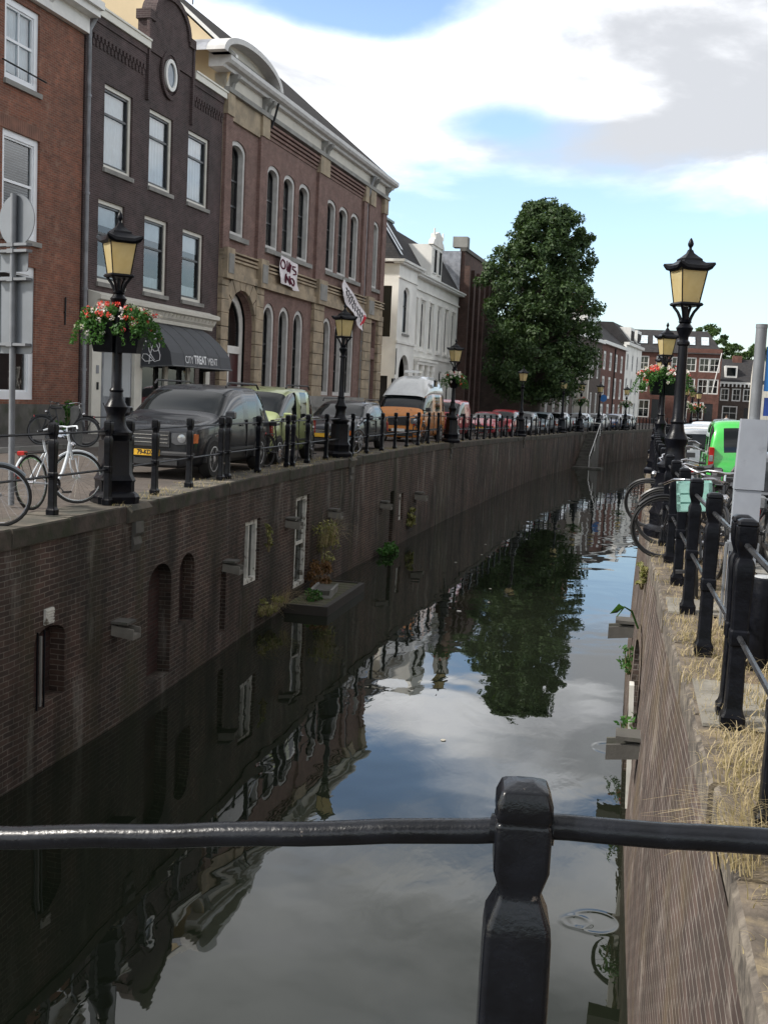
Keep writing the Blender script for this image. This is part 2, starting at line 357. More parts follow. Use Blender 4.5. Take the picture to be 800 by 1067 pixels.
for y0, y1 in zip(YS, YS[1:]):
    for (dx, za), (dx1, zb) in (((0, .084), (.14, .084)), ((.14, .084), (.14, -.1))):
        mb.quad((kerbx(y0) + dx, y0, gz(y0) + za), (kerbx(y0) + dx1, y0, gz(y0) + zb), (kerbx(y1) + dx1, y1, gz(y1) + zb), (kerbx(y1) + dx, y1, gz(y1) + za))
tag(mb.build('kerb', M_gstone), kind='structure')
ribbon('road', lambda y: kerbx(y) + .0, lambda y: Lx(y) - .62, lambda y, i: gz(y) - .03, M_road)
# near bank
ribbon('quay_verge', lambda y: Rx(y) + .24, lambda y: Rx(y) + 1.05, lambda y, i: gz(y) - .012, M_verge)
mb = MB()
for y0, y1 in zip(YS, YS[1:]):
    for (a, za), (b, zb) in (((1.05, 0), (1.17, 0)), ((1.17, 0), (1.17, None))):
        f = lambda y, z: (rz_(y) - .05 if z is None else gz(y) + z)
        mb.quad((Rx(y0) + a, y0, f(y0, za)), (Rx(y0) + b, y0, f(y0, zb)), (Rx(y1) + b, y1, f(y1, zb)), (Rx(y1) + a, y1, f(y1, za)))
tag(mb.build('kerb', M_gstone), kind='structure')
ribbon('road', lambda y: Rx(y) + 1.15, lambda y: Rx(y) + 9, lambda y, i: rz_(y), M_asph)
ribbon('ground', lambda y: Rx(y) + 9, lambda y: 420, lambda y, i: rz_(y) + (.0 if i else .0) + .004, M_pave)
mb = MB(); mb.quad((-420, 139.9, -.41), (420, 139.9, -.41), (420, 900, -.41), (-420, 900, -.41)); tag(mb.build('ground', M_asph), kind='structure')
# water
def water_mat():
    m, ns, ls = _new('canal_water')
    t = ns.new('ShaderNodeTexCoord'); ob = t.outputs['Object']
    def nz(scale, sx, sy, det=3):
        mp = ns.new('ShaderNodeMapping'); mp.inputs['Scale'].default_value = (sx, sy, 1); ls.new(ob, mp.inputs[0])
        n = ns.new('ShaderNodeTexNoise'); n.inputs['Scale'].default_value = scale; n.inputs['Detail'].default_value = det; n.inputs['Distortion'].default_value = .4; ls.new(mp.outputs[0], n.inputs['Vector']); return n.outputs[0]
    a = nz(.55, 1, .8, 2); b = nz(2.6, 1, .45, 3); c = nz(9, 1, .6, 2)
    patch = _noise(ns, ls, ob, .16, 3, .5, .45, .62)
    h = _math(ns, ls, 'ADD', _math(ns, ls, 'MULTIPLY', a, 1.0), _math(ns, ls, 'MULTIPLY', _math(ns, ls, 'MULTIPLY', b, .16), _math(ns, ls, 'ADD', patch, .35)))
    h = _math(ns, ls, 'ADD', h, _math(ns, ls, 'MULTIPLY', _math(ns, ls, 'MULTIPLY', c, .022), patch))
    so = ns.new('ShaderNodeSeparateXYZ'); ls.new(ob, so.inputs[0])
    for rx, ry, R in ((.02, 9.95, .22), (-.15, 9.9, .12), (.1, 15.3, .25)):                  # rings where something broke the surface
        dx = _math(ns, ls, 'SUBTRACT', so.outputs[0], rx); dy = _math(ns, ls, 'SUBTRACT', so.outputs[1], ry)
        d = _math(ns, ls, 'SQRT', _math(ns, ls, 'ADD', _math(ns, ls, 'MULTIPLY', dx, dx), _math(ns, ls, 'MULTIPLY', dy, dy)))
        e = _math(ns, ls, 'DIVIDE', _math(ns, ls, 'SUBTRACT', d, R), .035)
        e = _math(ns, ls, 'EXPONENT', _math(ns, ls, 'MULTIPLY', _math(ns, ls, 'MULTIPLY', e, e), -1))
        h = _math(ns, ls, 'ADD', h, _math(ns, ls, 'MULTIPLY', e, .14))
    p = _bsdf(ns, ls, _mix(ns, ls, patch, (.010, .013, .008), (.014, .017, .011)), .008, spec=.6, bump=h, bstr=.30, bdist=.045)
    p.inputs['IOR'].default_value = 1.55
    return m
mb = MB(); mb.quad((-14, -60, WATER), (24, -60, WATER), (24, 146, WATER), (-14, 146, WATER)); tag(mb.build('canal_water', water_mat()), kind='structure')
# ------------------------------------------------------------------ quay walls
M_qbrick = brick_mat('old_quay_brick', (.098, .068, .056), (.050, .040, .036), (.22, .21, .18), w=.22, h=.068, mw=.013, grime=(.014, .014, .010), g_amt=.85, pale=(.27, .26, .23), p_amt=.75, bstr=1.3, streak=True, gscale=.8, moss=(.05, .052, .022, .6), wob=.055, tone=(1.4, 1.2, 1.15, .8))
M_qred = brick_mat('old_quay_brick_fill', (.085, .04, .037), (.045, .026, .024), (.09, .08, .07), w=.22, h=.064, mw=.013, grime=(.02, .018, .015), g_amt=.5, bstr=.8)
M_rbrick = brick_mat('near_quay_brick', (.14, .10, .085), (.08, .06, .054), (.33, .30, .265), w=.24, h=.07, mw=.013, grime=(.05, .042, .036), g_amt=.6, pale=(.36, .32, .28), p_amt=.6, bstr=1.4, gscale=1.3, moss=(.20, .15, .07, .3), wob=.035, tone=(.62, .6, .6, .8))
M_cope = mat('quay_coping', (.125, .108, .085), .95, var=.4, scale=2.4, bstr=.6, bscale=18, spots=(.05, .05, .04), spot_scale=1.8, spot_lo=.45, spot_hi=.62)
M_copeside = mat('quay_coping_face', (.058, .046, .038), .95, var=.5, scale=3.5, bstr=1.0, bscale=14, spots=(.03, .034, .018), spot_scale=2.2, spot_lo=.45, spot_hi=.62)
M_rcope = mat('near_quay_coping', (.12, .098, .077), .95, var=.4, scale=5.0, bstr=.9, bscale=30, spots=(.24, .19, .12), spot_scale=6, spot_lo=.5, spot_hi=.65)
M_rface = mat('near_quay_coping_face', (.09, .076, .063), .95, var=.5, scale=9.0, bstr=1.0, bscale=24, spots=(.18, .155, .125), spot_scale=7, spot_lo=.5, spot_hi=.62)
M_oldwhite = mat('flaking_white_paint', (.62, .61, .56), .7, var=.15, scale=4, spots=(.16, .14, .11), spot_scale=7, spot_lo=.55, spot_hi=.62)
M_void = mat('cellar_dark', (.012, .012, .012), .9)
def wz(y, z): return z + gz(y) * (z - WATER) / (-WATER)          # the wall top follows the falling street
def warpL(y, off, z): return (Lx(y) + off, y, wz(y, z))
def warpR(y, off, z): return (Rx(y) - off - (.12 if y < 30 else 0) * min(1, max(0, -z / 2.6)), y, wz(y, z))
def arc_pts(y0, y1, z1, rise, n=10):
    zs = z1 - rise; c = (y0 + y1) / 2; hw = (y1 - y0) / 2
    return [(c - hw * cos(pi * k / n), zs + rise * sin(pi * k / n)) for k in range(n + 1)]
def panel(mb, W_, us, zs, ops, depth, back=None):
    """wall surface with openings (u0, z0, u1, z1, rise); W_(u, off, z) places a point, off < 0 is into the wall"""
    us = sorted(set(us) | {o[0] for o in ops} | {o[2] for o in ops}); zs = sorted(set(zs) | {o[1] for o in ops} | {o[3] for o in ops})
    for a, b in zip(us, us[1:]):
        for c, d in zip(zs, zs[1:]):
            mu, mz = (a + b) / 2, (c + d) / 2
            if any(o[0] < mu < o[2] and o[1] < mz < o[3] for o in ops): continue
            mb.quad(W_(a, 0, c), W_(b, 0, c), W_(b, 0, d), W_(a, 0, d))
    for o in ops:
        a, c, b, d = o[:4]; r = o[4] if len(o) > 4 else 0; dp = -(o[5] if len(o) > 5 else depth); t = d - r
        mb.quad(W_(a, 0, c), W_(a, dp, c), W_(a, dp, t), W_(a, 0, t)); mb.quad(W_(b, 0, c), W_(b, dp, c), W_(b, dp, t), W_(b, 0, t)); mb.quad(W_(a, 0, c), W_(b, 0, c), W_(b, dp, c), W_(a, dp, c))
        if r:
            p = arc_pts(a, b, d, r, 12)
            for q, s_ in zip(p, p[1:]):
                mb.quad(W_(q[0], 0, q[1]), W_(s_[0], 0, s_[1]), W_(s_[0], dp, s_[1]), W_(q[0], dp, q[1]))
                mb.quad(W_(q[0], 0, q[1]), W_(s_[0], 0, s_[1]), W_(s_[0], 0, d), W_(q[0], 0, d))
        else: mb.quad(W_(a, 0, d), W_(b, 0, d), W_(b, dp, d), W_(a, dp, d))
lops = [(11.62, -2.2, 12.35, -1.28, .16), (14.9, -2.78, 15.85, -1.0, .3), (16.22, -2.15, 16.92, -1.0, .25), (18.35, -2.7, 18.66, -1.55, 0), (19.76, -2.1, 20.72, -.84, 0), (23.3, -2.75, 24.45, -.66, 0), (33.1, -2.85, 33.6, -1.25, 0), (34.35, -2.3, 34.95, -1.42, 0), (8.3, -2.3, 9.2, -1.2, .2)]
mb = MB(); panel(mb, warpL, YS, [-3.6, -3.0, -2.4, -1.8, -1.2, -.6, -.2], lops, .22)
qwl = mb.build('quay_wall', M_qbrick); tag(qwl, 'long dark brick quay wall across the water with bricked-up cellar arches', 'quay wall')
mb = MB()
for o in lops[:3] + [lops[8]]: mb.quad(warpL(o[0] - .05, -.2, o[1] - .05), warpL(o[2] + .05, -.2, o[1] - .05), warpL(o[2] + .05, -.2, o[3] + .02), warpL(o[0] - .05, -.2, o[3] + .02))
mb.build('brick_infill', M_qred, qwl)
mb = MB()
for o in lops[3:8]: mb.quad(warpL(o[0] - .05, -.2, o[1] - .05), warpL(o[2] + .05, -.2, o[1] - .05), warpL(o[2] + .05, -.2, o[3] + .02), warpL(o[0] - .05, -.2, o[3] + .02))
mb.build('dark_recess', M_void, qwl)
def soldier_arch(mb, o, W_):
    p = arc_pts(o[0], o[2], o[3], o[4], 12); q = arc_pts(o[0] - .16, o[2] + .16, o[3] + .2, o[4] + .1, 12)
    for i in range(12): mb.quad(W_(*[(p[i][0]), .012, p[i][1]]), W_(p[i + 1][0], .012, p[i + 1][1]), W_(q[i + 1][0], .012, q[i + 1][1]), W_(q[i][0], .012, q[i][1]))
mb = MB()
pass
# coping: slab blocks
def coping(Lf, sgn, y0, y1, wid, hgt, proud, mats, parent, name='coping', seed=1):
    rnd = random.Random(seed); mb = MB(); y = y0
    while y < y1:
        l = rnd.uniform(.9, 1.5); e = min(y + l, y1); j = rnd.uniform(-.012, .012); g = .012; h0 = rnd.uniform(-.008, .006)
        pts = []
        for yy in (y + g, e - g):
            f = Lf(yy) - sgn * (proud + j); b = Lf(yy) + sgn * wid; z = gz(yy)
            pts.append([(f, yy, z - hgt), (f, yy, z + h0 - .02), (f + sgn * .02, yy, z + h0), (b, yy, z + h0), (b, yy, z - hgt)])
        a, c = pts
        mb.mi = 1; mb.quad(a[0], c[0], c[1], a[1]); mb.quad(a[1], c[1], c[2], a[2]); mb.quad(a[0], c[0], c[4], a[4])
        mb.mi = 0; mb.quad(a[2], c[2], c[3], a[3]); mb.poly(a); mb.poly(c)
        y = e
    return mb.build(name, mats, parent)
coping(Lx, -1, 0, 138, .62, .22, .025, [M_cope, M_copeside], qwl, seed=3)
# iron-bound white frames of the cellar window and door
def thing_frame(name, y0, z0, y1, z1, label, cat, mull=()):
    r = empty(name, (Lx((y0 + y1) / 2) - .12, (y0 + y1) / 2, z0), 0, label, cat)
    w = (y1 - y0) / 2; h = z1 - z0; t = .085
    mb = MB(); mb.box(-.05, -w, 0, .05, -w + t, h); mb.box(-.05, w - t, 0, .05, w, h); mb.box(-.05, -w + t, h - t, .05, w - t, h); mb.box(-.05, -w + t, 0, .08, w - t, t)
    for m_ in mull: mb.box(-.03, m_ * w - .025, t, .035, m_ * w + .025, h - t)
    mb.build('frame', M_oldwhite, r)
    mb = MB(); mb.quad((-.03, -w + t, t), (-.03, w - t, t), (-.03, w - t, h - t), (-.03, -w + t, h - t)); mb.build('pane', mat('dirty_pane', (.03, .035, .032), .15, spots=(.07, .075, .06)), r)
    return r
thing_frame('cellar_window', 19.78, -2.08, 20.70, -.86, 'white wooden cellar window with flaking paint in the dark quay wall', 'window', (0.05,))
cd = thing_frame('cellar_door', 23.32, -2.73, 24.43, -.68, 'tall narrow white cellar door frame above the floating pontoon', 'door', (-.35,))
mb = MB(); mb.box(-.01, -.28, .95, .03, .42, 1.02); mb.build('crossbar', M_oldwhite, cd)
thing_frame('cellar_window', 34.38, -2.28, 34.92, -1.45, 'small pale cellar window far along the dark quay wall', 'window')
# stone spouts jutting from the wall
def spout(y, z, lab, near=False, s=1.0):
    x = (Rx(y) - .05) if near else Lx(y); sg = -1 if near else 1
    r = empty('water_spout', (x, y, z), 0 if not near else pi, lab, 'water spout', 'stone water spouts sticking out of the quay walls')
    w, h, L = .13 * s, .15 * s, .34 * s
    mb = MB(); mb.prism([(-w, 0), (w, 0), (w, h), (w * .72, h), (w * .72, h * .45), (-w * .72, h * .45), (-w * .72, h), (-w, h)], 'x', -.15, L)
    for i, v in enumerate(mb.v):
        if v[0] > 0: mb.v[i] = (v[0], v[1], v[2] - .06 * s)
    mb.build('trough', M_dstone if near else mat('spout_stone', (.16, .15, .13), .9, var=.3, bstr=.4), r)
    mb = MB(); mb.box(-.1, -w * 1.15, h * 1.02, L * .75, w * 1.15, h * 1.28); mb.build('cover_slab', M_dstone, r)
    return r
spout(13.75, -1.72, 'broad weathered stone spout nearest the bridge, beside the tallest bricked-up arch', s=.95)
spout(18.55, -1.56, 'stone spout above the narrow dark slot, between arches and cellar window', s=.95)
spout(22.6, -1.2, 'stone spout between the white cellar window and the white door frame')
spout(26.4, -1.36, 'small stone spout over the pontoon plants')
spout(31.9, -1.62, 'stone spout just before the dark upright slot')
spout(36.8, -1.75, 'furthest stone spout, past the small pale cellar window', s=1.2)
spout(10.8, -1.68, 'grey concrete spout nearest the bridge, out over the water from the near quay wall', near=True, s=1.0)
spout(16.6, -1.68, 'grey stone spout below the leaning bicycles on the near quay wall', near=True, s=1.15)
# air vent and iron bars
mb = MB(); mb.box(0, -.1, 0, .03, .1, .19)
for k in range(5): mb.box(.03, -.09, .02 + k * .034, .042, .09, .036 + k * .034)
v = mb.build('air_vent', M_oldwhite); v.location = (Lx(11.9) + .005, 11.92, -1.24); tag(v, 'small white slatted air vent above the first cellar opening', 'vent')
mb = MB()
for y in (11.68, 11.84): mb.tube([(Lx(y) + .01, y, -2.25), (Lx(y) + .01, y, -1.3)], .012, 6)
b = mb.build('iron_bars', M_black); tag(b, 'two rusty iron bars upright in the first cellar opening', 'bars')
mb = MB(); mb.box(-.012, 11.745, -2.22, .012, 11.77, -1.36); b = mb.build('pipe', M_gstone); b.location.x = Lx(11.8) + .01; tag(b, 'pale drain pipe running down the first cellar opening', 'pipe')
# lamp corbels
def corbel(y, label):
    x = Lx(y); r = empty('lamp_corbel', (x, y, gz(y)), 0, label, 'corbel', 'stone corbels under the street lamps')
    mb = MB(); mb.prism([(-.42, .004), (.05, .006), (.11, -.06), (.04, -.24), (-.42, -.24)], 'y', -.33, .33); mb.build('slab', M_cope, r)
    mb = MB()
    mb.prism([(-.05, -.242), (.07, -.242), (.075, -.4), (.03, -.46), (.055, -.56), (.015, -.66), (-.05, -.68)], 'y', -.13, .13); mb.build('bracket', M_dstone, r)
# stairs down to the water on the far bank
def stairs():
    y0 = 88.0; r = empty('canal_steps', (Lx(y0) - .1, y0, WATER), -.18, 'stone steps leading down to the water in the far quay wall', 'steps')
    mb = MB(); n = 12
    for k in range(n): mb.box(.02, -3.6 + k * .3, -.3, 1.0, -3.6 + (k + 1) * .3 + .02, .02 + (k + 1) * .215)
    mb.build('step_flight', M_dstone, r)
    mb = MB(); mb.box(.02, -4.6, -.3, 2.2, -3.6, .12); mb.build('landing', M_dstone, r)
    mb = MB(); mb.tube([(1.05, -3.5, .9), (1.05, -.2, 3.35)], .032, 8); mb.tube([(1.05, -.2, 3.35), (-1.6, -.2, 3.45)], .032, 8)
    for t in (0, .5, 1): mb.tube([(1.05, -3.5 + t * 3.3, .1 + t * 2.3), (1.05, -3.5 + t * 3.3, .9 + t * 2.45)], .03, 6)
    mb.build('handrail', M_white, r)
stairs()
# pontoon
pr = empty('pontoon', (-6.93, 24.0, WATER), 0, 'low mossy wooden pontoon floating under the white door frame', 'pontoon')
M_wood = mat('wet_mossy_wood', (.085, .075, .05), .85, var=.35, scale=3, bstr=.5, spots=(.05, .065, .02), spot_scale=3, spot_lo=.45)
mb = MB()
for k in range(11): mb.box(.02, -1.6 + k * .3, .12, .92, -1.6 + k * .3 + .27, .17)
mb.build('deck_boards', M_wood, pr)
mb = MB(); mb.box(.86, -1.62, -.2, .98, 1.72, .2); mb.box(.02, -1.66, -.2, .98, -1.6, .2); mb.box(.02, 1.68, -.2, .9, 1.74, .2); mb.build('edge_beam', mat('dark_wet_beam', (.035, .03, .025), .7), pr)
cr_ = empty('crate', (-6.45, 23.9, WATER + .17), .1, 'small grey stone trough standing on the pontoon', 'trough')
mb = MB(); mb.prism([(-.22, 0), (.22, 0), (.25, .2), (.2, .2), (.18, .06), (-.18, .06), (-.2, .2), (-.25, .2)], 'y', -.45, .45); mb.build('body', M_gstone, cr_)
mb = MB(); mb.box(-.19, -.43, .06, .19, .43, .17); mb.build('soil', M_dstone, cr_)
# near quay wall
rops = [(12.0, -3.3, 14.4, -1.1, .5, .28)]
mb = MB(); panel(mb, warpR, YS + [2, 6, 10, 12], [-3.6, -3.0, -2.4, -1.8, -1.2, -.6, -.17], rops, .28)
qwr = mb.build('quay_wall', M_rbrick); tag(qwr, 'sunlit brick quay wall dropping straight to the water on the near bank', 'quay wall')
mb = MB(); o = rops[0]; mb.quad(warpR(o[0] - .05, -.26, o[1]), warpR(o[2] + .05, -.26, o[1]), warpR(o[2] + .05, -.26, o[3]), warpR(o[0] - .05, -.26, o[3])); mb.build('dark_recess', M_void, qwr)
mb = MB(); soldier_arch(mb, o, warpR); mb.build('brick_arch', M_rbrick, qwr)
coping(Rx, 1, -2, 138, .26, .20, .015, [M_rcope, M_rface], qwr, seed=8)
mb = MB()
for y0, y1, z in ((6.0, 7.6, -.0),(9.3,10.6,0)): mb.box(Rx(y0) + .02, y0, .002, Rx(y0) + .62, y1 - .6, .02)
r_ = mb.build('base_slab', mat('pale_slab', (.22, .205, .175), .9, bstr=.3), qwr)
mb = MB(); mb.box(-.03, -.09, 0, .02, .09, 1.35); b = mb.build('board', M_oldwhite); b.location = (Rx(12) - .10, 11.85, -2.6); b.rotation_euler = (0, radians(-2), 0); tag(b, 'white painted board fixed upright on the near quay wall', 'board')
# cross wall closing the canal under the far square
mb = MB(); mb.box(9, 138, -3.6, 20, 139, -.42); b = mb.build('quay_wall', M_qbrick); tag(b, 'far cross wall where the canal disappears under the square', 'quay wall')
# bridge
bt = empty('bridge', (0, 0, 0), 0, 'brick bridge the picture is taken from', 'bridge')
mb = MB(); mb.box(-7.2, -5, -.45, 1.9, 1.62, .06); mb.build('deck', M_asph, bt)
mb = MB(); mb.box(-7.0, -5, -3.5, -6.3, 1.55, -.455); mb.box(.45, -5, -3.5, 1.2, 1.55, -.455); mb.build('abutment', M_qbrick, bt)
# ================================================================== BUILDINGS
FD = Vector((.05468448, .99850368)); FROT = atan2(FD.y, FD.x)
def fpos(u, s=0): return (-16.22 + FD.x * u + FD.y * s, 30.9 + FD.y * u - FD.x * s, 0)      # s = towards the water
def outline(u0, z0, u1, z1, rise=0, t=0):
    u0 += t; u1 -= t; z0 += t; z1 -= t
    if not rise: return [(u0, z0), (u1, z0), (u1, z1), (u0, z1)]
    r = max(.02, rise - t * .3)
    return [(u0, z0), (u1, z0)] + arc_pts(u0, u1, z1, r, 12)[::-1]
def window(root, o, y=.12, fdep=.05, fr=.09, sash=.05, fm=None, sm=None, trans=(), mull=(), curtain=None, sill=True, sill_m=None, name='window', panel_top=0, pane_m=None, sill_out=.08, simple=False):
    a, c, b, d = o[:4]; rise = o[4] if len(o) > 4 else 0
    fm = fm or M_white; sm = sm or M_frame
    mb = MB(); mb.ring(outline(a, c, b, d, rise), outline(a, c, b, d, rise, fr), y - fdep, y + .1)
    H = d - c; Wd = b - a
    if simple:
        for t in trans: z = c + t * H; mb.box(a + fr, y - .04, z - .03, b - fr, y + .03, z + .03)
        for t in mull: x = a + t * Wd; mb.box(x - .025, y - .035, c + fr, x + .025, y + .03, d - fr - rise * .3)
    w = mb.build(name, fm, root)
    if not simple:
        mb = MB(); mb.ring(outline(a, c, b, d, rise, fr), outline(a, c, b, d, rise, fr + sash), y - .01, y + .08)
        for t in trans: z = c + t * H; mb.box(a + fr + sash * .5, y - .005, z - .035, b - fr - sash * .5, y + .06, z + .035)
        for t in mull: x = a + t * Wd; mb.box(x - .02, y, c + fr, x + .02, y + .05, d - fr - rise * .35)
        mb.build('sash', sm, w)
    mb = MB(); mb.poly([(p[0], y + .045, p[1]) for p in outline(a, c, b, d, rise, fr)]); mb.build('pane', pane_m or M_glass, w)
    if panel_top:
        mb = MB(); mb.box(a + fr, y + .09, d - fr - panel_top, b - fr, y + .11, d - fr); mb.build('blind', M_curt, w)
    if curtain:
        mb = MB(); lo, hi = curtain; n = 14; z0 = c + lo * H; z1 = c + hi * H
        for k in range(n):
            x0 = a + fr + (Wd - 2 * fr) * k / n; x1 = a + fr + (Wd - 2 * fr) * (k + 1) / n; s = .03 if k % 2 else 0; e = .03 - s
            mb.quad((x0, y + .12 + s, z0), (x1, y + .12 + e, z0), (x1, y + .12 + e, z1), (x0, y + .12 + s, z1))
        mb.build('curtain', M_curt, w)
    if sill:
        mb = MB(); mb.box(a - .05, -sill_out, c - .13, b + .05, y - .05, c); mb.build('sill', sill_m or M_gstone, w)
    return w
def W_(u, off, z): return (u, -off, z)
def shell(root, u0, u1, H, depth, ops, m, reveal=.17, z0=-1.0, side_m=None, top_m=None, back=True):
    mb = MB(); mi = [m, side_m or m]
    zs = [z0, H]; panel(mb, W_, [u0, u1], zs, ops, reveal)
    mb.mi = 1
    mb.quad((u0, 0, z0), (u0, depth, z0), (u0, depth, H), (u0, 0, H)); mb.quad((u1, 0, z0), (u1, 0, H), (u1, depth, H), (u1, depth, z0)); mb.quad((u0, depth, z0), (u1, depth, z0), (u1, depth, H), (u0, depth, H))
    w = mb.build('wall', mi, root)
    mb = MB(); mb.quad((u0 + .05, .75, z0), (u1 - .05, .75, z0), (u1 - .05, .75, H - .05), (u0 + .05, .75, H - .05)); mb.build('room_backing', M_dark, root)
    return w
def bars(root, name, boxes, m, bev=0):
    for b in boxes:
        mb = MB(); mb.box(*b); o = mb.build(name, m, root)
    return o
def gable_roof(root, u0, u1, ze, yr, zr, depth, m, over=.0, hip=0, hip0=0, eave_y=-.3):
    mb = MB(); a = (u0 + hip0, yr, zr); b = (u1 - hip, yr, zr)
    mb.quad((u0, eave_y, ze), (u1, eave_y, ze), b, a); mb.quad((u1, depth, ze), (u0, depth, ze), a, b)
    mb.poly([(u1, eave_y, ze), (u1, depth, ze), b])
    if hip0: mb.poly([(u0, eave_y, ze), a, (u0, depth, ze)])
    return mb.build('roof', m, root)
# ---- red brick house at the near end
M_redb = brick_mat('red_house_brick', (.29, .115, .072), (.17, .075, .052), (.30, .25, .20), h=.066, mw=.013, grime=(.12, .07, .058), g_amt=.5, pale=(.36, .25, .19), p_amt=.6, bstr=.9, gscale=1.8, tone=(1.25, 1.15, 1.1, .8))
M_darkb = brick_mat('dark_house_brick', (.085, .062, .062), (.058, .044, .045), (.16, .145, .14), h=.064, mw=.011, tone=(1.35, 1.2, 1.2, .7), g_amt=.25, bstr=.5)
M_pinkb = brick_mat('hall_brick', (.255, .152, .132), (.185, .110, .097), (.30, .25, .21), h=.062, mw=.010, grime=(.12, .085, .075), g_amt=.4, pale=(.30, .20, .17), p_amt=.4, bstr=.4)
M_brownb = brick_mat('brown_brick', (.15, .088, .074), (.105, .066, .058), (.14, .115, .10), h=.065, mw=.009, g_amt=.3, bstr=.4)
M_farred = brick_mat('far_red_brick', (.20, .085, .065), (.16, .07, .055), (.17, .12, .10), h=.065, g_amt=.3, bstr=.3)
M_farbrn = brick_mat('far_brown_brick', (.12, .09, .075), (.095, .072, .06), (.13, .11, .10), h=.065, g_amt=.3, bstr=.3)
b = empty('brick_house', fpos(0), FROT, 'red brick house with white sash windows and a metal downpipe at its corner', 'house')
ops = [(-4.05, 9.45, -2.45, 11.55, 0), (-4.1, 5.45, -2.38, 8.2, 0), (-4.35, 1.1, -2.5, 4.75, 0), (-7.6, 9.45, -6.0, 11.55), (-7.6, 5.45, -5.9, 8.2), (-8.0, 0.1, -5.9, 4.2)]
shell(b, -9.3, -.19, 11.75, 9, ops, M_redb)
M_wblue = mat('bright_white_paint', (.80, .82, .85), .4, var=.04)
window(b, ops[0], fr=.17, sash=.05, fm=M_wblue, sm=M_wblue, trans=(.52,), mull=(.5,), curtain=(.05, .95))
w2 = window(b, ops[1], fr=.17, fm=M_wblue, sm=M_wblue, trans=(.53,))
mb = MB()
for k in range(34): mb.box(-3.9, .22, 5.66 + k * .068, -2.6, .25, 5.685 + k * .068)
mb.build('blind', mat('slatted_blind', (.30, .31, .32), .5), w2)
window(b, ops[2], fr=.22, sash=.04, fm=M_wblue, sm=M_wblue, sill=False, name='shop_window')
for o in ops[3:5]: window(b, o, fr=.17, fm=M_wblue, sm=M_wblue, trans=(.5,))
window(b, ops[5], fr=.2, fm=M_wblue, sill=False, name='door')
bars(b, 'cornice', [(-9.4, -.18, 11.76, -.19, 0, 12.2), (-9.5, -.5, 12.2, -.15, .3, 12.4), (-9.55, -.62, 12.4, -.12, .3, 12.62)], M_white)
build_each('bracket', M_white, b, [lambda mb, u=u: mb.prism([(-.01, 11.8), (-.42, 12.19), (-.01, 12.19)], 'x', u, u + .16) for u in (-2.3, -4.6, -7)])
bars(b, 'plinth', [(-9.3, -.05, -.6, -.19, 0, .98)], M_dstone)
mb = MB(); [mb.box(u, -.012, 8.2 + .0, u + .075, 0, 8.52 + .04 * sin((u + 4.2) * 1.8)) for u in [-4.25 + .085 * k for k in range(24)]]; mb.build('window_arch', mat('arch_brick', (.20, .10, .07), .85), b)
mb = MB(); mb.tube([(-1.0, -.02, 3.3), (-1.0, -.03, 4.1)], .025, 5); mb.tube([(-.98, -.03, 3.7), (-1.06, -.03, 3.66)], .02, 5); mb.build('wall_anchor', M_black, b)
mb = MB(); mb.tube([(-4.3, -.12, 9.85), (-2.3, -.12, 9.8)], .022, 6); mb.build('window_bar', M_black, b)
gable_roof(b, -9.3, -.19, 12.4, 4.5, 16.2, 9, M_tile)
mb = MB(); mb.tube([(-.12, -.14, .3), (-.12, -.14, 11.9), (-.12, -.35, 12.25)], .065, 10)
for z in (2, 4.4, 7.2, 10): mb.lathe([(.085, z), (.085, z + .07)], 10, c=(-.12, -.14))
mb.build('downpipe', M_zinc, b, smooth=True)
# ---- dark house with the salon
b = empty('shop_house', fpos(0), FROT, 'dark brown brick house with bell gable and grey awning over its salon front', 'house')
W2 = [(1.03, 8.22, 2.78, 10.73), (3.92, 8.22, 5.62, 10.73), (6.82, 8.22, 8.58, 10.73)]
W1 = [(.78, 4.75, 2.4, 7.26), (3.74, 4.75, 5.42, 7.26), (6.58, 4.75, 8.32, 7.26)]
S0 = [(.75, .02, 3.35, 3.3), (3.62, .35, 8.9, 3.5)]
mb = MB(); panel(mb, W_, [-.1, 9.72], [-1, 12.5], W2 + W1 + S0, .2)
mb.quad((-.1, 0, -1), (-.1, 9, -1), (-.1, 9, 12.5), (-.1, 0, 12.5)); mb.quad((9.72, 0, -1), (9.72, 9, -1), (9.72, 9, 12.5), (9.72, 0, 12.5)); mb.quad((-.1, .3, 12.45), (9.7, .3, 12.45), (9.7, 9, 12.45), (-.1, 9, 12.45))
# gable above the cornice
gp = [(3.65, 12.5), (6.85, 12.5), (6.85, 13.55), (6.5, 13.55)] + [(5.25 + 1.25 * cos(t), 13.6 + .95 * sin(t)) for t in [k * pi / 12 for k in range(0, 13)]] + [(4.0, 13.55), (3.65, 13.55)]
mb.prism(gp, 'y', -.06, .35)
mb.build('wall', M_darkb, b)
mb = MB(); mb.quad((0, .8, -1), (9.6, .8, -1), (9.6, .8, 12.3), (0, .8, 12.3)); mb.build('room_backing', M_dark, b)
M_soft = mat('cream_window_frame', (.66, .64, .57), .5, var=.06)
for i, o in enumerate(W2): window(b, o, y=.13, fr=.12, sash=.07, fm=M_soft, trans=(.66,), curtain=(.04, .95))
for i, o in enumerate(W1): window(b, o, y=.13, fr=.12, sash=.07, fm=M_soft, trans=(.60,), mull=(), panel_top=.62, curtain=(.03, .22))
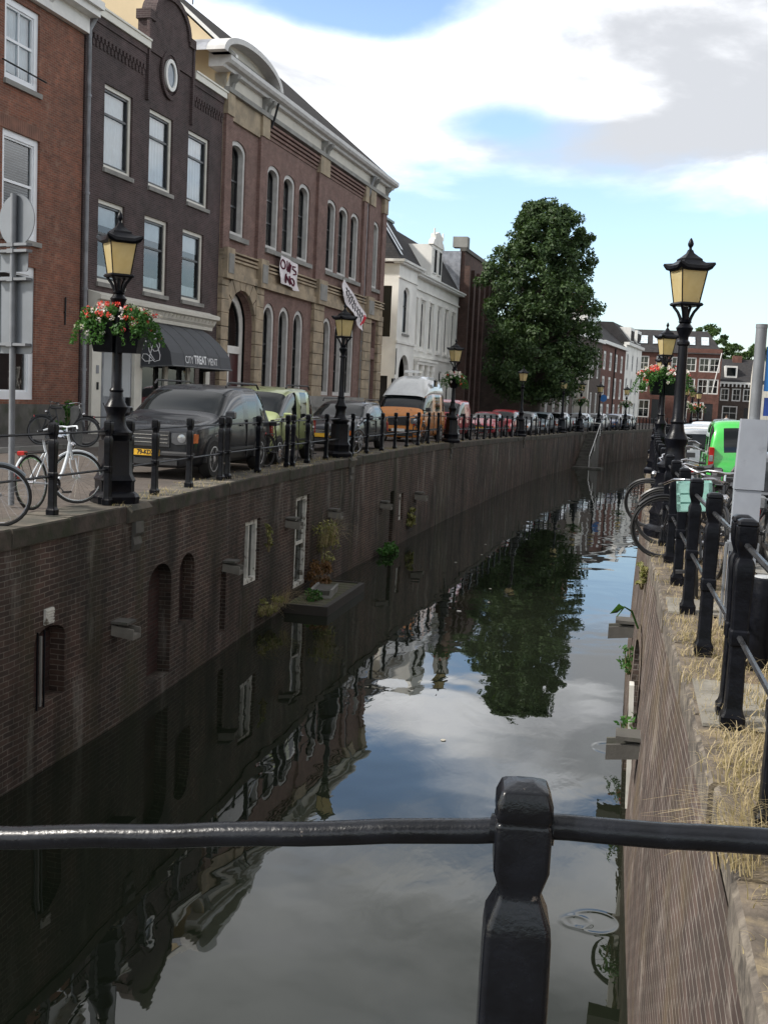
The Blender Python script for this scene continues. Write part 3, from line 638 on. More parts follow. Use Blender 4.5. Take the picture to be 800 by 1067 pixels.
# brick dentils, edge trims
mb = MB()
for (ua, ub) in ((-.05, 3.5), (7.0, 9.6)):
    mb = MB(); mb.box(ua, -.05, 11.95, ub, 0, 12.5); mb.box(ua, -.09, 12.3, ub, -.05, 12.5)
    u = ua + .05
    while u < ub - .1: mb.box(u, -.045, 11.62, u + .1, 0, 11.8); mb.box(u + .05, -.07, 11.8, u + .16, 0, 11.95); u += .22
    mb.build('brick_frieze', M_darkb, b)
bars(b, 'brick_strip', [(u, -.11, 10.9, u + .13, 0, 13.7) for u in (3.58, 6.86)], M_darkb)
mb = MB(); ro = [(5.25 + 1.38 * cos(t), 13.6 + 1.1 * sin(t)) for t in [k * pi / 14 for k in range(15)]]; ri = [(5.25 + 1.2 * cos(t), 13.6 + .9 * sin(t)) for t in [k * pi / 14 for k in range(15)]]
for k in range(14): mb.prism([ro[k], ro[k + 1], ri[k + 1], ri[k]], 'y', -.14, .38)
mb.box(3.55, -.14, 13.45, 3.98, .38, 13.75); mb.box(6.52, -.14, 13.45, 6.98, .38, 13.75); mb.build('gable_coping', M_darkb, b)
bars(b, 'cornice', [(-.15, -.16, 12.5, 3.62, .1, 12.72), (6.99, -.16, 12.5, 9.78, .1, 12.72), (-.15, -.2, 12.72, 3.62, .15, 12.78), (6.99, -.2, 12.72, 9.78, .15, 12.78)], M_soft)
# oval window
def ell(cx_, cz, a, c_, n=24): return [(cx_ + a * cos(2 * pi * k / n), cz + c_ * sin(2 * pi * k / n)) for k in range(n)]
mb = MB(); mb.ring(ell(5.2, 12.1, .42, .52), ell(5.2, 12.1, .3, .4), -.12, -.04); ow = mb.build('oval_window', M_white, b)
mb = MB(); mb.poly([(p[0], -.07, p[1]) for p in ell(5.2, 12.1, .31, .41)]); mb.build('pane', mat('sky_pane', (.10, .13, .16), .05, spec=1), ow)
mb = MB(); mb.ring(ell(5.2, 12.1, .68, .8), ell(5.2, 12.1, .55, .66), -.1, -.03); mb.build('brick_ring', M_darkb, b)
# shop front
mb = MB(); prof = [(0, 3.78), (-.12, 3.80), (-.14, 3.92), (-.22, 4.0), (-.30, 4.16), (-.42, 4.2), (-.44, 4.32), (-.36, 4.36), (-.1, 4.42), (0, 4.46)]
mb.prism(prof, 'x', .3, 9.05); mb.build('shop_cornice', M_soft, b)
build_each('cornice_bracket', M_soft, b, [lambda mb, u=u: mb.prism([(-.13, 3.9), (-.33, 4.15), (-.13, 4.15)], 'x', u, u + .1) for u in [3.0 + .3 * k for k in range(20)]])
bars(b, 'door_surround', [(.42, -.1, 0, .98, .02, 3.6), (3.1, -.1, 0, 3.62, .02, 3.6), (.98, -.08, 3.0, 3.1, .02, 3.6)], M_soft)
bars(b, 'house_number', [(.66, -.12, 1.95, .8, -.102, 2.2)], M_zinc); bars(b, 'bell_push', [(.7, -.13, 1.45, .79, -.102, 1.68)], M_black)
dr = bars(b, 'door', [(1.35, .1, 0, 2.9, .16, 2.75)], mat('grey_door', (.20, .215, .235), .5)); bars(dr, 'door_frame', [(1.0, .0, 0, 1.15, .18, 2.95), (2.98, .0, 0, 3.08, .18, 2.95)], M_frame)
mb = MB(); mb.tube([(.95, -.2, 1.05), (1.25, -.25, .55)], .012, 5); mb.tube([(-.0, -.5, .62), (1.4, -.5, .62)], .02, 6); mb.build('chain', M_black, b)
window(b, S0[1], y=.15, fr=.1, sash=.04, fm=M_frame, mull=(.4, .66), sill=False, name='shop_window', curtain=None)
bars(b, 'shop_post', [(5.4, -.03, .3, 5.65, .05, 3.4), (7.2, -.03, .3, 7.42, .05, 3.4), (8.75, -.05, 0, 9.1, .05, 3.6)], M_soft)
bars(b, 'stall_riser', [(3.62, -.04, 0, 8.9, .05, .36)], M_dstone)
# awning
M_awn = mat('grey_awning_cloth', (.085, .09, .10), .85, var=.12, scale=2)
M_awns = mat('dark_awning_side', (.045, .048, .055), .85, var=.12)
M_print = mat('white_awning_print', (.75, .76, .78), .7, var=.04)
aw = empty('awning', fpos(3.5), FROT, 'grey fabric awning with white lettering over the salon window', 'awning')
prof = [(-.05, 3.78), (-.34, 3.62), (-.72, 3.32), (-1.02, 3.02), (-1.18, 2.78), (-1.25, 2.36)]
mb = MB()
for k in range(len(prof) - 1):
    for q in range(5):
        a = 4.85 * q / 5; c_ = 4.85 * (q + 1) / 5
        mb.quad((a, *prof[k]), (c_, *prof[k]), (c_, *prof[k + 1]), (a, *prof[k + 1]))
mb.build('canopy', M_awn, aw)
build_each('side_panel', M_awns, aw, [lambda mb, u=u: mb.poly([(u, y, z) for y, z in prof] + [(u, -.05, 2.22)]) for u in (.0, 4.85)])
mb = MB(); mb.tube([(-.02, -1.27, 2.34), (4.87, -1.27, 2.34)], .03, 6); mb.tube([(0, 0, 2.25), (0, -1.26, 2.34)], .025, 6); mb.tube([(4.85, 0, 2.25), (4.85, -1.26, 2.34)], .025, 6)
for u in (0.97, 1.94, 2.91, 3.88): mb.tube([(u, y - .012, z + .008) for y, z in prof], .008, 4)
mb.build('frame', mat('awning_frame', (.10, .105, .11), .5), aw)
def awn_text(s, size, u, z, bold=0, xs=.8):
    # on the valance between (-1.18, 2.78) and (-1.25, 2.36)
    t = (2.78 - z) / .42; y = -1.18 - .07 * t - .012
    M = Matrix.Translation((u, y, z)) @ Matrix(((1, 0, 0, 0), (0, .166, -.986, 0), (0, .986, .166, 0), (0, 0, 0, 1)))
    text_mesh(s, size, M_print, aw, M, 'lettering', bold, 'LEFT', .002, xs)
awn_text('CITY', .36, 1.03, 2.46, .0, .80); awn_text('TREAT', .40, 1.74, 2.47, .012, .84); awn_text('MENT', .36, 2.84, 2.46, 0, .86)
mb = MB()
def side_line(pts, r=.014): mb.tube([(-.02, y, z) for y, z in pts], r, 5)
side_line([(-.60 + .075 * cos(t), 3.27 + .085 * sin(t)) for t in [k * pi / 8 + pi * .9 for k in range(17)]])
side_line([(-.66, 3.2), (-.56, 3.02), (-.50, 2.82), (-.44, 2.62), (-.42, 2.36)])
side_line([(-.58, 3.19), (-.76, 3.1), (-.80, 2.95), (-.72, 2.8), (-.6, 2.78), (-.50, 2.9), (-.44, 3.02), (-.38, 2.95), (-.42, 2.78), (-.52, 2.62), (-.62, 2.5), (-.46, 2.46), (-.28, 2.44), (-.16, 2.55), (-.2, 2.68), (-.34, 2.68), (-.5, 2.56), (-.62, 2.44), (-.8, 2.5), (-.82, 2.66), (-.74, 2.9), (-.66, 3.04)])
for k, (y, z) in enumerate(((-.28, 3.1), (-.36, 3.26), (-.2, 2.96), (-.44, 3.38), (-.14, 2.84))): mb.box(-.022, y - .025, z - .025, -.012, y + .02, z + .025)
mb.build('line_figure', M_print, aw)
# ---- brick hall
b = empty('hall', fpos(0), FROT, 'pink-brown brick hall with stone arch doorway, tall arched windows and a curved white pediment', 'hall')
H = 12.8
U1 = [(10.5, 7.65, 12.05, 11.3, .35)] + [(a, 7.65, c_, 11.15, .35) for a, c_ in ((14.4, 15.85), (16.3, 17.75), (18.25, 19.75), (22.15, 23.7), (24.15, 25.7), (26.15, 27.6))] + [(30.1, 7.65, 31.5, 11.35, .35)]
G1 = [(a - .68, 1.55, a + .68, 5.4, .62) for a in (15.1, 16.95, 18.8, 22.95, 24.9, 26.85)]
DO = [(10.45, .02, 13.2, 5.55, 1.3), (30.25, .02, 31.6, 3.7, 0), (30.25, 4.35, 31.5, 5.75, 0)]
shell(b, 9.74, 32.5, H, 11, U1 + G1 + DO, M_pinkb, reveal=.3, side_m=M_cream2)
M_dull = mat('dull_white_frame', (.50, .49, .47), .6, var=.12)
for o in U1: window(b, o, y=.28, fdep=.22, fr=.16, sash=.05, trans=(.33, .6), sill=False, fm=M_dull)
for o in G1: window(b, o, y=.28, fdep=.22, fr=.18, sash=.05, trans=(.33, .55), sill=False, fm=M_dull)
d_ = window(b, DO[0], y=.45, fr=.3, sash=.05, trans=(.6,), sill=False, name='door', pane_m=M_glass)
bars(d_, 'door_leaf', [(10.8, .43, .05, 12.9, .52, 3.1)], mat('dark_red_door', (.06, .018, .02), .4)); bars(d_, 'door_rail', [(10.75, .36, 3.1, 12.9, .5, 3.4), (11.78, .4, .05, 11.9, .5, 3.1), (10.8, .4, 1.5, 12.9, .5, 1.6)], M_white)
for o in DO[1:]: bars(b, 'recess_panel', [(o[0], .2, o[1], o[2], .28, o[3])], M_gstone)
# pilasters, plinth, belt, panels
PIL = [(9.74, 10.35), (13.25, 14.0), (20.55, 21.9), (28.0, 28.6), (29.0, 29.95), (31.75, 32.5)]
bars(b, 'pilaster', [(a, -.14, 7.0, c_, 0, 12.6) for a, c_ in PIL], M_pinkb)
bars(b, 'pilaster_head', [(a - .03, -.2, 12.0, c_ + .03, 0, 12.8) for a, c_ in PIL] + [(10.38, -.1, 11.9, 13.22, 0, 12.8)], M_stone)
for a, c_ in [(9.74, 10.42), (13.23, 14.05), (20.5, 21.95), (28.7, 30.2), (31.65, 32.55)]:
    z = .95; mb = MB()
    while z < 5.85: mb.box(a, -.17, z, c_, 0, min(z + .50, 5.9) , .02); z += .52
    mb.build('stone_pier', M_stone, b)
mb = MB()   # arch stones round the doorway
cxa, zs_ = 11.825, 4.25
for k in range(9):
    a0 = pi * k / 9 + .018; a1 = pi * (k + 1) / 9 - .018
    pts = [(cxa + 1.4 * cos(a0), zs_ + 1.36 * sin(a0)), (cxa + 2.15 * cos(a0), zs_ + 1.95 * sin(a0)), (cxa + 2.15 * cos(a1), zs_ + 1.95 * sin(a1)), (cxa + 1.4 * cos(a1), zs_ + 1.36 * sin(a1))]
    pts = [(max(9.8, min(13.9, p[0])), min(6.1, p[1])) for p in pts]
    mb.prism(pts, 'y', -.15, .01)
mb.build('arch_stone', M_stone, b)
bars(b, 'belt', [(9.74, -.2, 5.92, 32.52, 0, 6.2), (9.74, -.12, 6.2, 32.5, 0, 6.62), (9.74, -.22, 6.62, 32.55, 0, 6.7), (9.74, -.17, 6.78, 32.53, 0, 6.86), (9.74, -.22, 6.94, 32.53, 0, 7.0)], M_stone)
bars(b, 'stone_block', [(a, -.34, 5.9, c_, 0, 7.06) for a, c_ in ((9.78, 10.5), (13.25, 14.05), (20.6, 21.85), (28.9, 30.1))] , M_stone)
bars(b, 'stone_panel', [(a + .12, -.37, 6.1, c_ - .12, -.34, 6.85) for a, c_ in ((9.78, 10.5), (13.25, 14.05), (20.6, 21.85), (28.9, 30.1))], M_gstone)
bars(b, 'plinth', [(9.74, -.22, -.5, 10.4, 0, .95), (13.3, -.22, -.5, 30.2, 0, .95), (31.65, -.22, -.5, 32.55, 0, .95), (14.1, -.28, .95, 29, 0, 1.5)], M_gstone)
bars(b, 'window_sill', [(a, -.16, 7.45, c_, .2, 7.64) for a, c_ in ((10.3, 12.25), (14.2, 20.0), (21.95, 27.8), (29.98, 31.65))], M_gstone)
# corbelled brick under the band
bars(b, 'corbel_course', [(14.05, -.04 - k * .05, 12.1 + k * .16, 20.5, 0, 12.2 + k * .16) for k in range(4)] + [(21.95, -.04 - k * .05, 12.1 + k * .16, 28.9, 0, 12.2 + k * .16) for k in range(4)], M_pinkb)
bars(b, 'stone_band', [(9.7, -.26, 12.80, 32.6, 0, 12.98)], M_gstone)
bars(b, 'frieze', [(9.74, -.1, 12.98, 32.5, .4, 13.5)], M_cream)
mb = MB(); prof = [(0, 13.5), (-.3, 13.5), (-.34, 13.6), (-.52, 13.64), (-.6, 13.74), (-.6, 13.9), (-.52, 13.96), (.3, 14.0), (.3, 13.5)]
mb.prism(prof, 'x', 8.95, 33.1); mb.build('cornice', mat('pale_grey_cornice', (.55, .54, .53), .6, var=.1), b)
build_each('scroll_bracket', M_gstone, b, [lambda mb, u=u: mb.prism([(-.1, 12.98), (-.2, 12.98), (-.26, 13.2), (-.42, 13.35), (-.46, 13.49), (-.1, 13.49)], 'x', u, u + .24) for u in (10.0, 13.3, 13.75, 20.75, 21.4, 29.0, 29.6, 32.1)])
mb = MB(); R1 = [(11.3 + 3.0 * cos(t), 13.9 + .92 * sin(t)) for t in [k * pi / 20 for k in range(21)]]; R2 = [(11.3 + 2.68 * cos(t), 13.9 + .72 * sin(t)) for t in [k * pi / 20 for k in range(21)]]
mb.ring(R1, R2, -.62, .1)
mb.build('pediment_arch', MATS['pale_grey_cornice'], b)
mb = MB()
for k in range(20): mb.quad((R1[k][0], .1, R1[k][1]), (R1[k + 1][0], .1, R1[k + 1][1]), (R1[k + 1][0], 2.6, R1[k + 1][1]), (R1[k][0], 2.6, R1[k][1]))
mb.build('pediment_roof', mat('lead_sheet', (.27, .28, .31), .5, .2), b, smooth=30)
mb = MB(); mb.poly([(p[0], -.1, p[1]) for p in R2]); mb.build('tympanum', M_cream, b)
mb = MB(); mb.quad((9.7, -.45, 13.95), (33.0, -.45, 13.95), (27.5, 5.5, 19.0), (9.7, 5.5, 19.0)); mb.quad((9.7, 11, 13.9), (33.0, 11, 13.9), (27.5, 5.5, 19.0), (9.7, 5.5, 19.0)); mb.poly([(33, -.45, 13.95), (33, 11, 13.9), (27.5, 5.5, 19)]); mb.build('roof', M_tile, b)
mb = MB(); mb.poly([(9.74, 0, 12.8), (9.74, 11, 12.8), (9.74, 11, 13.9), (9.74, 5.5, 18.95), (9.74, -.4, 13.93)]); mb.build('gable_wall', M_cream2, b)
mb = MB(); mb.prism([(-.5, 13.95), (5.5, 19.05), (5.5, 19.2), (-.5, 14.1)], 'x', 9.6, 9.8); mb.build('verge_board', M_white, b)
for u in (16.0, 28.75):
    mb = MB(); mb.tube([(u, -.45, 13.45), (u, -.2, 12.9), (u, -.2, 12.6), (u, -.07, 12.3), (u, -.07, 1.0)], .06, 8); mb.build('downpipe', M_zinc, b, smooth=True) if u > 20 else None
mb = MB(); mb.tube([(14.2, -.45, 13.5), (14.2, -.3, 12.9), (14.1, -.2, 12.5)], .05, 8); mb.build('downpipe', M_black, b, smooth=True)
mb = MB(); mb.tube([(18.0, 5.4, 19.0), (18.0, 5.4, 19.5)], .03, 5); mb.sphere((18, 5.4, 19.55), .12); mb.build('finial', M_black, b)
# banners
M_cloth = mat('banner_cloth', (.72, .68, .70), .85, var=.06); M_paint1 = mat('banner_paint', (.10, .01, .03), .8); M_paint2 = mat('banner_black', (.03, .03, .035), .8); M_paint3 = mat('banner_red', (.55, .03, .05), .8)
def banner(c4, label, painter):
    r = empty('banner', fpos(0), FROT, label, 'banner')
    mb = MB(); n = 10; a, b_, c_, d_ = [Vector(p) for p in c4]
    def P(s, t, o=0):
        p = a.lerp(b_, s).lerp(d_.lerp(c_, s), t); p = p.copy(); p.y += .07 * sin(s * 11 + t * 5) * (.3 + t) + o; p.z += .05 * sin(s * 6) * t; return p
    for i in range(n):
        for j in range(n): mb.quad(P(i / n, j / n), P((i + 1) / n, j / n), P((i + 1) / n, (j + 1) / n), P(i / n, (j + 1) / n))
    mb.build('cloth', M_cloth, r, smooth=True)
    painter(r, P)
def bez(mb, P, pts, r): mb.tube([P(s, t, -.022) for s, t in pts], r, 5)
def paint1(r, P):
    mb = MB()
    bez(mb, P, [(.12 + .09 * cos(a), .3 + .17 * sin(a)) for a in [k * pi / 5 for k in range(11)]], .035)
    bez(mb, P, [(.3, .48), (.3, .13), (.42, .46), (.43, .12)], .035)
    bez(mb, P, [(.5, .46), (.5, .15), (.56, .46), (.61, .14)], .03)
    bez(mb, P, [(.82, .16), (.7, .17), (.68, .27), (.8, .32), (.81, .42), (.68, .47)], .035)
    bez(mb, P, [(.3, .6), (.36, .92), (.42, .66), (.48, .92), (.53, .6)], .045); bez(mb, P, [(.6 + .07 * cos(a), .78 + .13 * sin(a)) for a in [k * pi / 5 for k in range(11)]], .035)
    mb.build('lettering', M_paint1, r)
banner([(15.5, -.32, 7.5), (17.5, -.32, 7.35), (17.7, -.36, 6.2), (15.3, -.32, 6.3)], 'white cloth banner with dark red painted letters hanging below the first three upper windows', paint1)
def paint2(r, P):
    mb = MB()
    for k in range(9):
        s = .12 + k * .085; bez(mb, P, [(s, .25), (s + .03, .45), (s + .01, .72)] if k % 2 else [(s, .28), (s + .05, .4), (s - .01, .55), (s + .05, .7)], .03)
    mb.build('lettering', M_paint2, r)
    mb = MB(); bez(mb, P, [(.92, .2), (.93, .5), (.91, .8)], .05); bez(mb, P, [(.98, .2), (.97, .6)], .05); mb.build('lettering', M_paint3, r)
banner([(24.4, -.32, 7.5), (28.2, -.42, 6.0), (27.7, -.42, 5.1), (24.1, -.32, 6.65)], 'long white banner sagging slantwise behind the second lamp, black and red paint', paint2)
# ---- white house
b = empty('white_house', fpos(0), FROT, 'white plastered house with slate mansard roof and gabled dormer', 'house')
cen = [41.55, 43.7, 46.2, 48.75, 51.1, 53.5]
WU = [(c_ - .55, 5.0, c_ + .55, 8.1) for c_ in cen]; WG = [(c_ - .5, 1.0, c_ + .5, 3.6) for c_ in (47.5, 50.1, 52.8)]
wt = MB(); panel(wt, lambda u, o, z: (u, .25 - o, z), [40.9, 55.2], [-1, 9.55], WU + WG, .2)
wt.quad((55.2, .25, -1), (55.2, 9, -1), (55.2, 9, 9.55), (55.2, .25, 9.55))
panel(wt, W_, [36.3, 40.9], [-1, 9.75], [(37.2, 0, 39.7, 4.3, 1.2), (37.55, 5.6, 39.1, 8.5, .5)], .3)
wt.quad((40.9, 0, -1), (40.9, .3, -1), (40.9, .3, 9.75), (40.9, 0, 9.75))
panel(wt, lambda u, o, z: (36.3 - o, -u, z), [-9, 0], [-1, 9.75], [(-1.05, 5.3, -.42, 8.4), (-1.5, .3, -.45, 2.9)], .2)
wt.build('wall', M_wht_pl, b)
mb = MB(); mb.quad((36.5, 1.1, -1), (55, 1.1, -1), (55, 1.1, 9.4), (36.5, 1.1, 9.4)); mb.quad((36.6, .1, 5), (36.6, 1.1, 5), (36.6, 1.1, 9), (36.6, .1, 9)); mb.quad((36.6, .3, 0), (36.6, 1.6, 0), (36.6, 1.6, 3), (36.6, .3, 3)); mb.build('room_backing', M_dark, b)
for o in WU: window(b, o, y=.38, fr=.1, sash=.05, trans=(.62,), sill_out=-.18, fm=M_white, sill=False)
for o in WG: window(b, o, y=.38, fr=.1, sash=.05, trans=(.62,), fm=M_white, sill=False)
window(b, (37.55, 5.6, 39.1, 8.5, .5), y=.18, fr=.12, sash=.05, trans=(.6,), curtain=(.05, .95), fm=M_white)
bars(b, 'side_window', [(36.38, .44, 5.32, 36.42, 1.03, 8.38)], M_cglass)
bars(b, 'window_surround', [(c_ + s, .19, 4.9, c_ + s + .09, .25, 8.2) for c_ in cen for s in (-.67, .58)] + [(c_ - .72, .13, 8.2, c_ + .72, .25, 8.34) for c_ in cen] + [(c_ - .7, .12, 4.75, c_ + .7, .25, 4.9) for c_ in cen], M_wht_pl)
bars(b, 'string_course', [(36.2, -.1, 4.95, 40.95, .02, 5.1), (40.9, .13, 8.75, 55.25, .26, 8.84), (40.9, .15, 4.35, 55.2, .26, 4.48), (36.2, -.1, 8.9, 40.9, .02, 8.98)], M_wht_pl)
bars(b, 'cornice', [(40.9, -.2, 9.55, 55.4, .5, 9.68), (40.9, -.3, 9.68, 55.45, .5, 9.78), (36.0, -.3, 9.75, 41.3, .3, 9.86), (35.9, -.42, 9.86, 41.4, .3, 10.0), (35.9, -.42, 9.85, 36.4, 9, 10.0)], M_white)
bars(b, 'porch_hood', [(41.0, -.35, 4.05, 46.6, .25, 4.2), (41.1, -.25, 3.85, 46.5, .25, 4.05)] , M_wht_pl)
build_each('porch_column', M_wht_pl, b, [lambda mb, u=u: mb.lathe([(.17, .3), (.14, .5), (.13, 3.3), (.2, 3.5), (.2, 3.85)], 10, c=(u, -.05)) for u in (41.4, 43.0, 44.6, 46.1)])
mb = MB(); mb.tube([(36.25, -.06, 3.0), (36.25, -.06, 4.6)], .03, 5); mb.tube([(41.0, -.02, 2.0), (41.0, -.02, 3.4)], .03, 5); mb.build('wall_anchor', M_black, b)
mb = MB(); mb.quad((36.2, -.1, 9.9), (41.2, -.1, 9.9), (41.0, 1.9, 12.9), (37.2, 1.9, 12.9)); mb.quad((36.2, -.1, 9.9), (37.2, 1.9, 12.9), (37.2, 9, 12.9), (36.2, 9, 9.9)); mb.quad((41.2, .1, 9.78), (55.2, .1, 9.78), (55.2, 1.9, 12.6), (41.0, 1.9, 12.6))
mb.quad((37.2, 1.9, 12.9), (41, 1.9, 12.9), (41, 9, 12.9), (37.2, 9, 12.9)); mb.quad((41, 1.9, 12.6), (55.2, 1.9, 12.6), (55.2, 9, 13.6), (41, 9, 13.6)); mb.build('roof', M_slate, b)
for u, t0, t1 in ((37.0, .15, .75), (38.0, .3, .95)):
    mb = MB(); mb.quad((u, -.1 + 2 * t0 - .08, 9.9 + 3 * t0 + .05), (u + .5, -.1 + 2 * t0 - .08, 9.9 + 3 * t0 + .05), (u + .5, -.1 + 2 * t1 - .08, 9.9 + 3 * t1 + .05), (u, -.1 + 2 * t1 - .08, 9.9 + 3 * t1 + .05)); mb.build('skylight', mat('skylight_glass', (.5, .56, .6), .1), b)
bars(b, 'ridge_gutter', [(37.1, 1.8, 12.88, 41.2, 2.0, 13.02)], mat('verdigris', (.25, .33, .32), .7))
dm = bars(b, 'dormer', [(43.9, -.15, 9.8, 47.1, 1.9, 12.0)], M_wht_pl); mb = MB(); mb.prism([(43.75, 12.0), (47.25, 12.0), (47.0, 12.3), (46.6, 12.45), (46.6, 12.75), (45.5, 13.0), (44.4, 12.75), (44.4, 12.45), (44.0, 12.3)], 'y', -.25, .1); mb.build('dormer_gable', M_wht_pl, dm)
for u in (44.25, 45.7): window(dm, (u, 10.1, u + 1.0, 11.8), y=-.2, fr=.08, sash=.05, sill=False, pane_m=M_cglass)
mb = MB(); mb.tube([(44.2, -.2, 12.6), (44.2, -.2, 13.1)], .06, 6); mb.tube([(46.8, -.2, 12.6), (46.8, -.2, 13.1)], .06, 6); mb.build('finial', M_wht_pl, dm)
# ---- brown brick building
b = empty('warehouse', fpos(0), FROT, 'tall brown brick building with narrow window strips between piers beside the big tree', 'building')
cen = [57.0 + 2.2 * k for k in range(6)]
shell(b, 55.6, 69.0, 13.1, 12, [(c_ - .5, z0, c_ + .5, z1) for c_ in cen for z0, z1 in ((8.3, 11.8), (4.2, 7.2), (1.0, 3.4))], M_brownb, reveal=.3)
for c_ in cen:
    for z0, z1 in ((8.3, 11.8), (4.2, 7.2), (1.0, 3.4)): window(b, (c_ - .5, z0, c_ + .5, z1), y=.3, fr=.06, fm=M_frame, sill=False, simple=True, trans=(.33, .66), mull=(.5,))
bars(b, 'pier', [(55.6, -.45, 0, 56.0, 0, 12.0)] + [(c_ + .75, -.4, 0, c_ + 1.45, 0, 11.9) for c_ in cen], M_brownb)
bars(b, 'cornice', [(55.5, -.12, 13.1, 69.1, .4, 13.4)], M_dstone)
bars(b, 'chimney', [(55.5, -.15, 13.4, 56.4, 1.0, 14.2)], M_gstone)
bars(b, 'lead_flank', [(55.45, .3, 9.0, 55.59, 4.5, 13.05)], MATS['lead_sheet'])
bars(b, 'grey_board', [(64.2, -.46, 1.6, 64.9, -.42, 2.6), (66.4, -.46, 1.6, 67.1, -.42, 2.6)], M_gstone)
# ================================================================== houses past the tree
D2 = Vector((4.33, 29.0)).normalized(); R2 = atan2(D2.y, D2.x)
def house2(name, u0, u1, H_, wm, ops, label, cornice=True, roof=None, door=(), wfr=.14, fm=None, shut=False, hip=0):
    r = empty(name, (-4.5, 112, -.4), R2, label, 'house')
    shell(r, u0, u1, H_, 9, ops + list(door), wm, reveal=.12)
    for o in ops: window(r, o, y=.1, fr=wfr, fm=fm or M_white, sill=False, simple=True, trans=(.5,), mull=(.5,))
    for o in door: bars(r, 'door', [(o[0], .08, o[1], o[2], .12, o[3])], M_frame)
    if cornice: bars(r, 'cornice', [(u0, -.35, H_, u1, .3, H_ + .35)], M_white)
    return r
# u measured from (-4.5, 112)
opsA = [(u, z0, u + 1.15, z1) for u in (-17, -14, -11, -8, -5.2, -2.4, .6, 3.6, 6.6) for z0, z1 in ((4.9, 7.9), (.9, 3.4))]
h = house2('town_house', -19, 8.9, 8.6, M_farbrn, opsA, 'grey-brown brick house with tall white windows partly behind the big tree'); 
mb = MB(); mb.quad((-19, -.2, 8.95), (8.9, -.2, 8.95), (8.9, 4, 12.6), (-19, 4, 12.6)); mb.poly([(8.9, -.2, 8.95), (8.9, 8, 8.95), (8.9, 4, 12.6)]); mb.build('roof', M_slate, h)
dz = bars(h, 'dormer', [(.5, .2, 9.0, 5.5, 3, 11.3)], M_white); bars(dz, 'pane', [(.9, .15, 9.5, 2.6, .2, 11.0), (3.4, .15, 9.5, 5.1, .2, 11.0)], M_cglass)
bars(h, 'portico', [(-4.5, -.6, 0, -3.9, 0, 5.6), (-1.2, -.6, 0, -.6, 0, 5.6), (-4.8, -.7, 5.6, -.3, 0, 6.2)], M_cream)
opsB = [(9.6 + 3.9 * k + d, z0, 9.6 + 3.9 * k + d + 1.7, z1) for k in range(4) for d in (0.5,) for z0, z1 in ((6.0, 8.0), (2.9, 5.3), (.3, 2.3))]
h = house2('town_house', 8.95, 25.2, 8.7, M_farred, opsB, 'red-brown brick house with pale shutters in the far row', wfr=.3)
mb = MB(); mb.quad((8.95, -.2, 9.0), (25.2, -.2, 9.0), (25.2, 4, 12.4), (8.95, 4, 12.4)); mb.poly([(8.95, -.2, 9), (8.95, 8, 9), (8.95, 4, 12.4)]); mb.poly([(25.2, -.2, 9), (25.2, 8, 9), (25.2, 4, 12.4)]); mb.build('roof', M_slate, h)
ch = bars(h, 'chimney', [(13.5, 3.4, 12.0, 15.4, 5.0, 14.4)], M_farred); bars(ch, 'chimney_pot', [(13.8, 3.9, 14.4, 14.1, 4.2, 14.9), (14.8, 3.9, 14.4, 15.1, 4.2, 14.9)], M_farred)
mb = MB(); mb.tube([(17.1, -.1, 0), (17.1, -.1, 8.6)], .07, 6); mb.build('downpipe', M_black, h)
opsC = [(26.3 + 4.0 * k, z0, 27.6 + 4.0 * k, z1) for k in range(3) for z0, z1 in ((6.5, 8.5), (3.6, 5.6), (.5, 2.6))]
h = house2('town_house', 25.25, 38.5, 9.5, M_wht_pl, opsC, 'white plastered house at the far end of the row', fm=mat('pale_frame', (.5, .5, .5), .6))
mb = MB(); mb.quad((25.25, -.2, 9.85), (38.5, -.2, 9.85), (38.5, 1.8, 12.2), (25.25, 1.8, 12.2)); mb.quad((25.25, 1.8, 12.2), (38.5, 1.8, 12.2), (38.5, 8, 12.3), (25.25, 8, 12.3)); mb.poly([(25.25, -.2, 9.85), (25.25, 1.8, 12.2), (25.25, 8, 12.2), (25.25, 8, 9.5)]); mb.poly([(38.5, -.2, 9.85), (38.5, 1.8, 12.2), (38.5, 8, 12.2), (38.5, 8, 9.5)]); mb.build('roof', M_slate, h)
dz = bars(h, 'dormer', [(28, 0, 9.8, 31, 2, 11.8), (33.5, 0, 9.8, 37.0, 2, 11.8)], M_white); bars(dz, 'pane', [(28.3, -.05, 10.2, 30.7, 0, 11.4), (33.8, -.05, 10.2, 36.7, 0, 11.4)], M_cglass)
# block closing the view
def front_house(name, x0, x1, y, H_, zr, wm, rm, ops, label, door=(), wfr=.14, depth=9, zr_hip=0, trans=(.5,)):
    r = empty(name, (x0, y, -.4), 0, label, 'house'); Wd = x1 - x0
    o2 = [(a - x0, c_, b_ - x0, d_) for a, c_, b_, d_ in ops]; o3 = [(a - x0, c_, b_ - x0, d_) for a, c_, b_, d_ in door]
    shell(r, 0, Wd, H_, depth, o2 + o3, wm, reveal=.12)
    for o in o2: window(r, o, y=.1, fr=wfr, sill=False, simple=True, trans=trans, mull=(.5,))
    for o in o3: bars(r, 'door', [(o[0], .08, o[1], o[2], .12, o[3])], M_frame)
    mb = MB(); mb.quad((-.2, -.3, H_), (Wd + .2, -.3, H_), (Wd + .2 - zr_hip, depth / 2, zr), (-.2, depth / 2, zr)); mb.quad((-.2, depth, H_), (Wd + .2, depth, H_), (Wd + .2 - zr_hip, depth / 2, zr), (-.2, depth / 2, zr))
    mb.poly([(Wd + .2, -.3, H_), (Wd + .2, depth, H_), (Wd + .2 - zr_hip, depth / 2, zr)]); mb.poly([(-.2, -.3, H_), (-.2, depth, H_), (-.2, depth / 2, zr)]); mb.build('roof', rm, r)
    return r, Wd
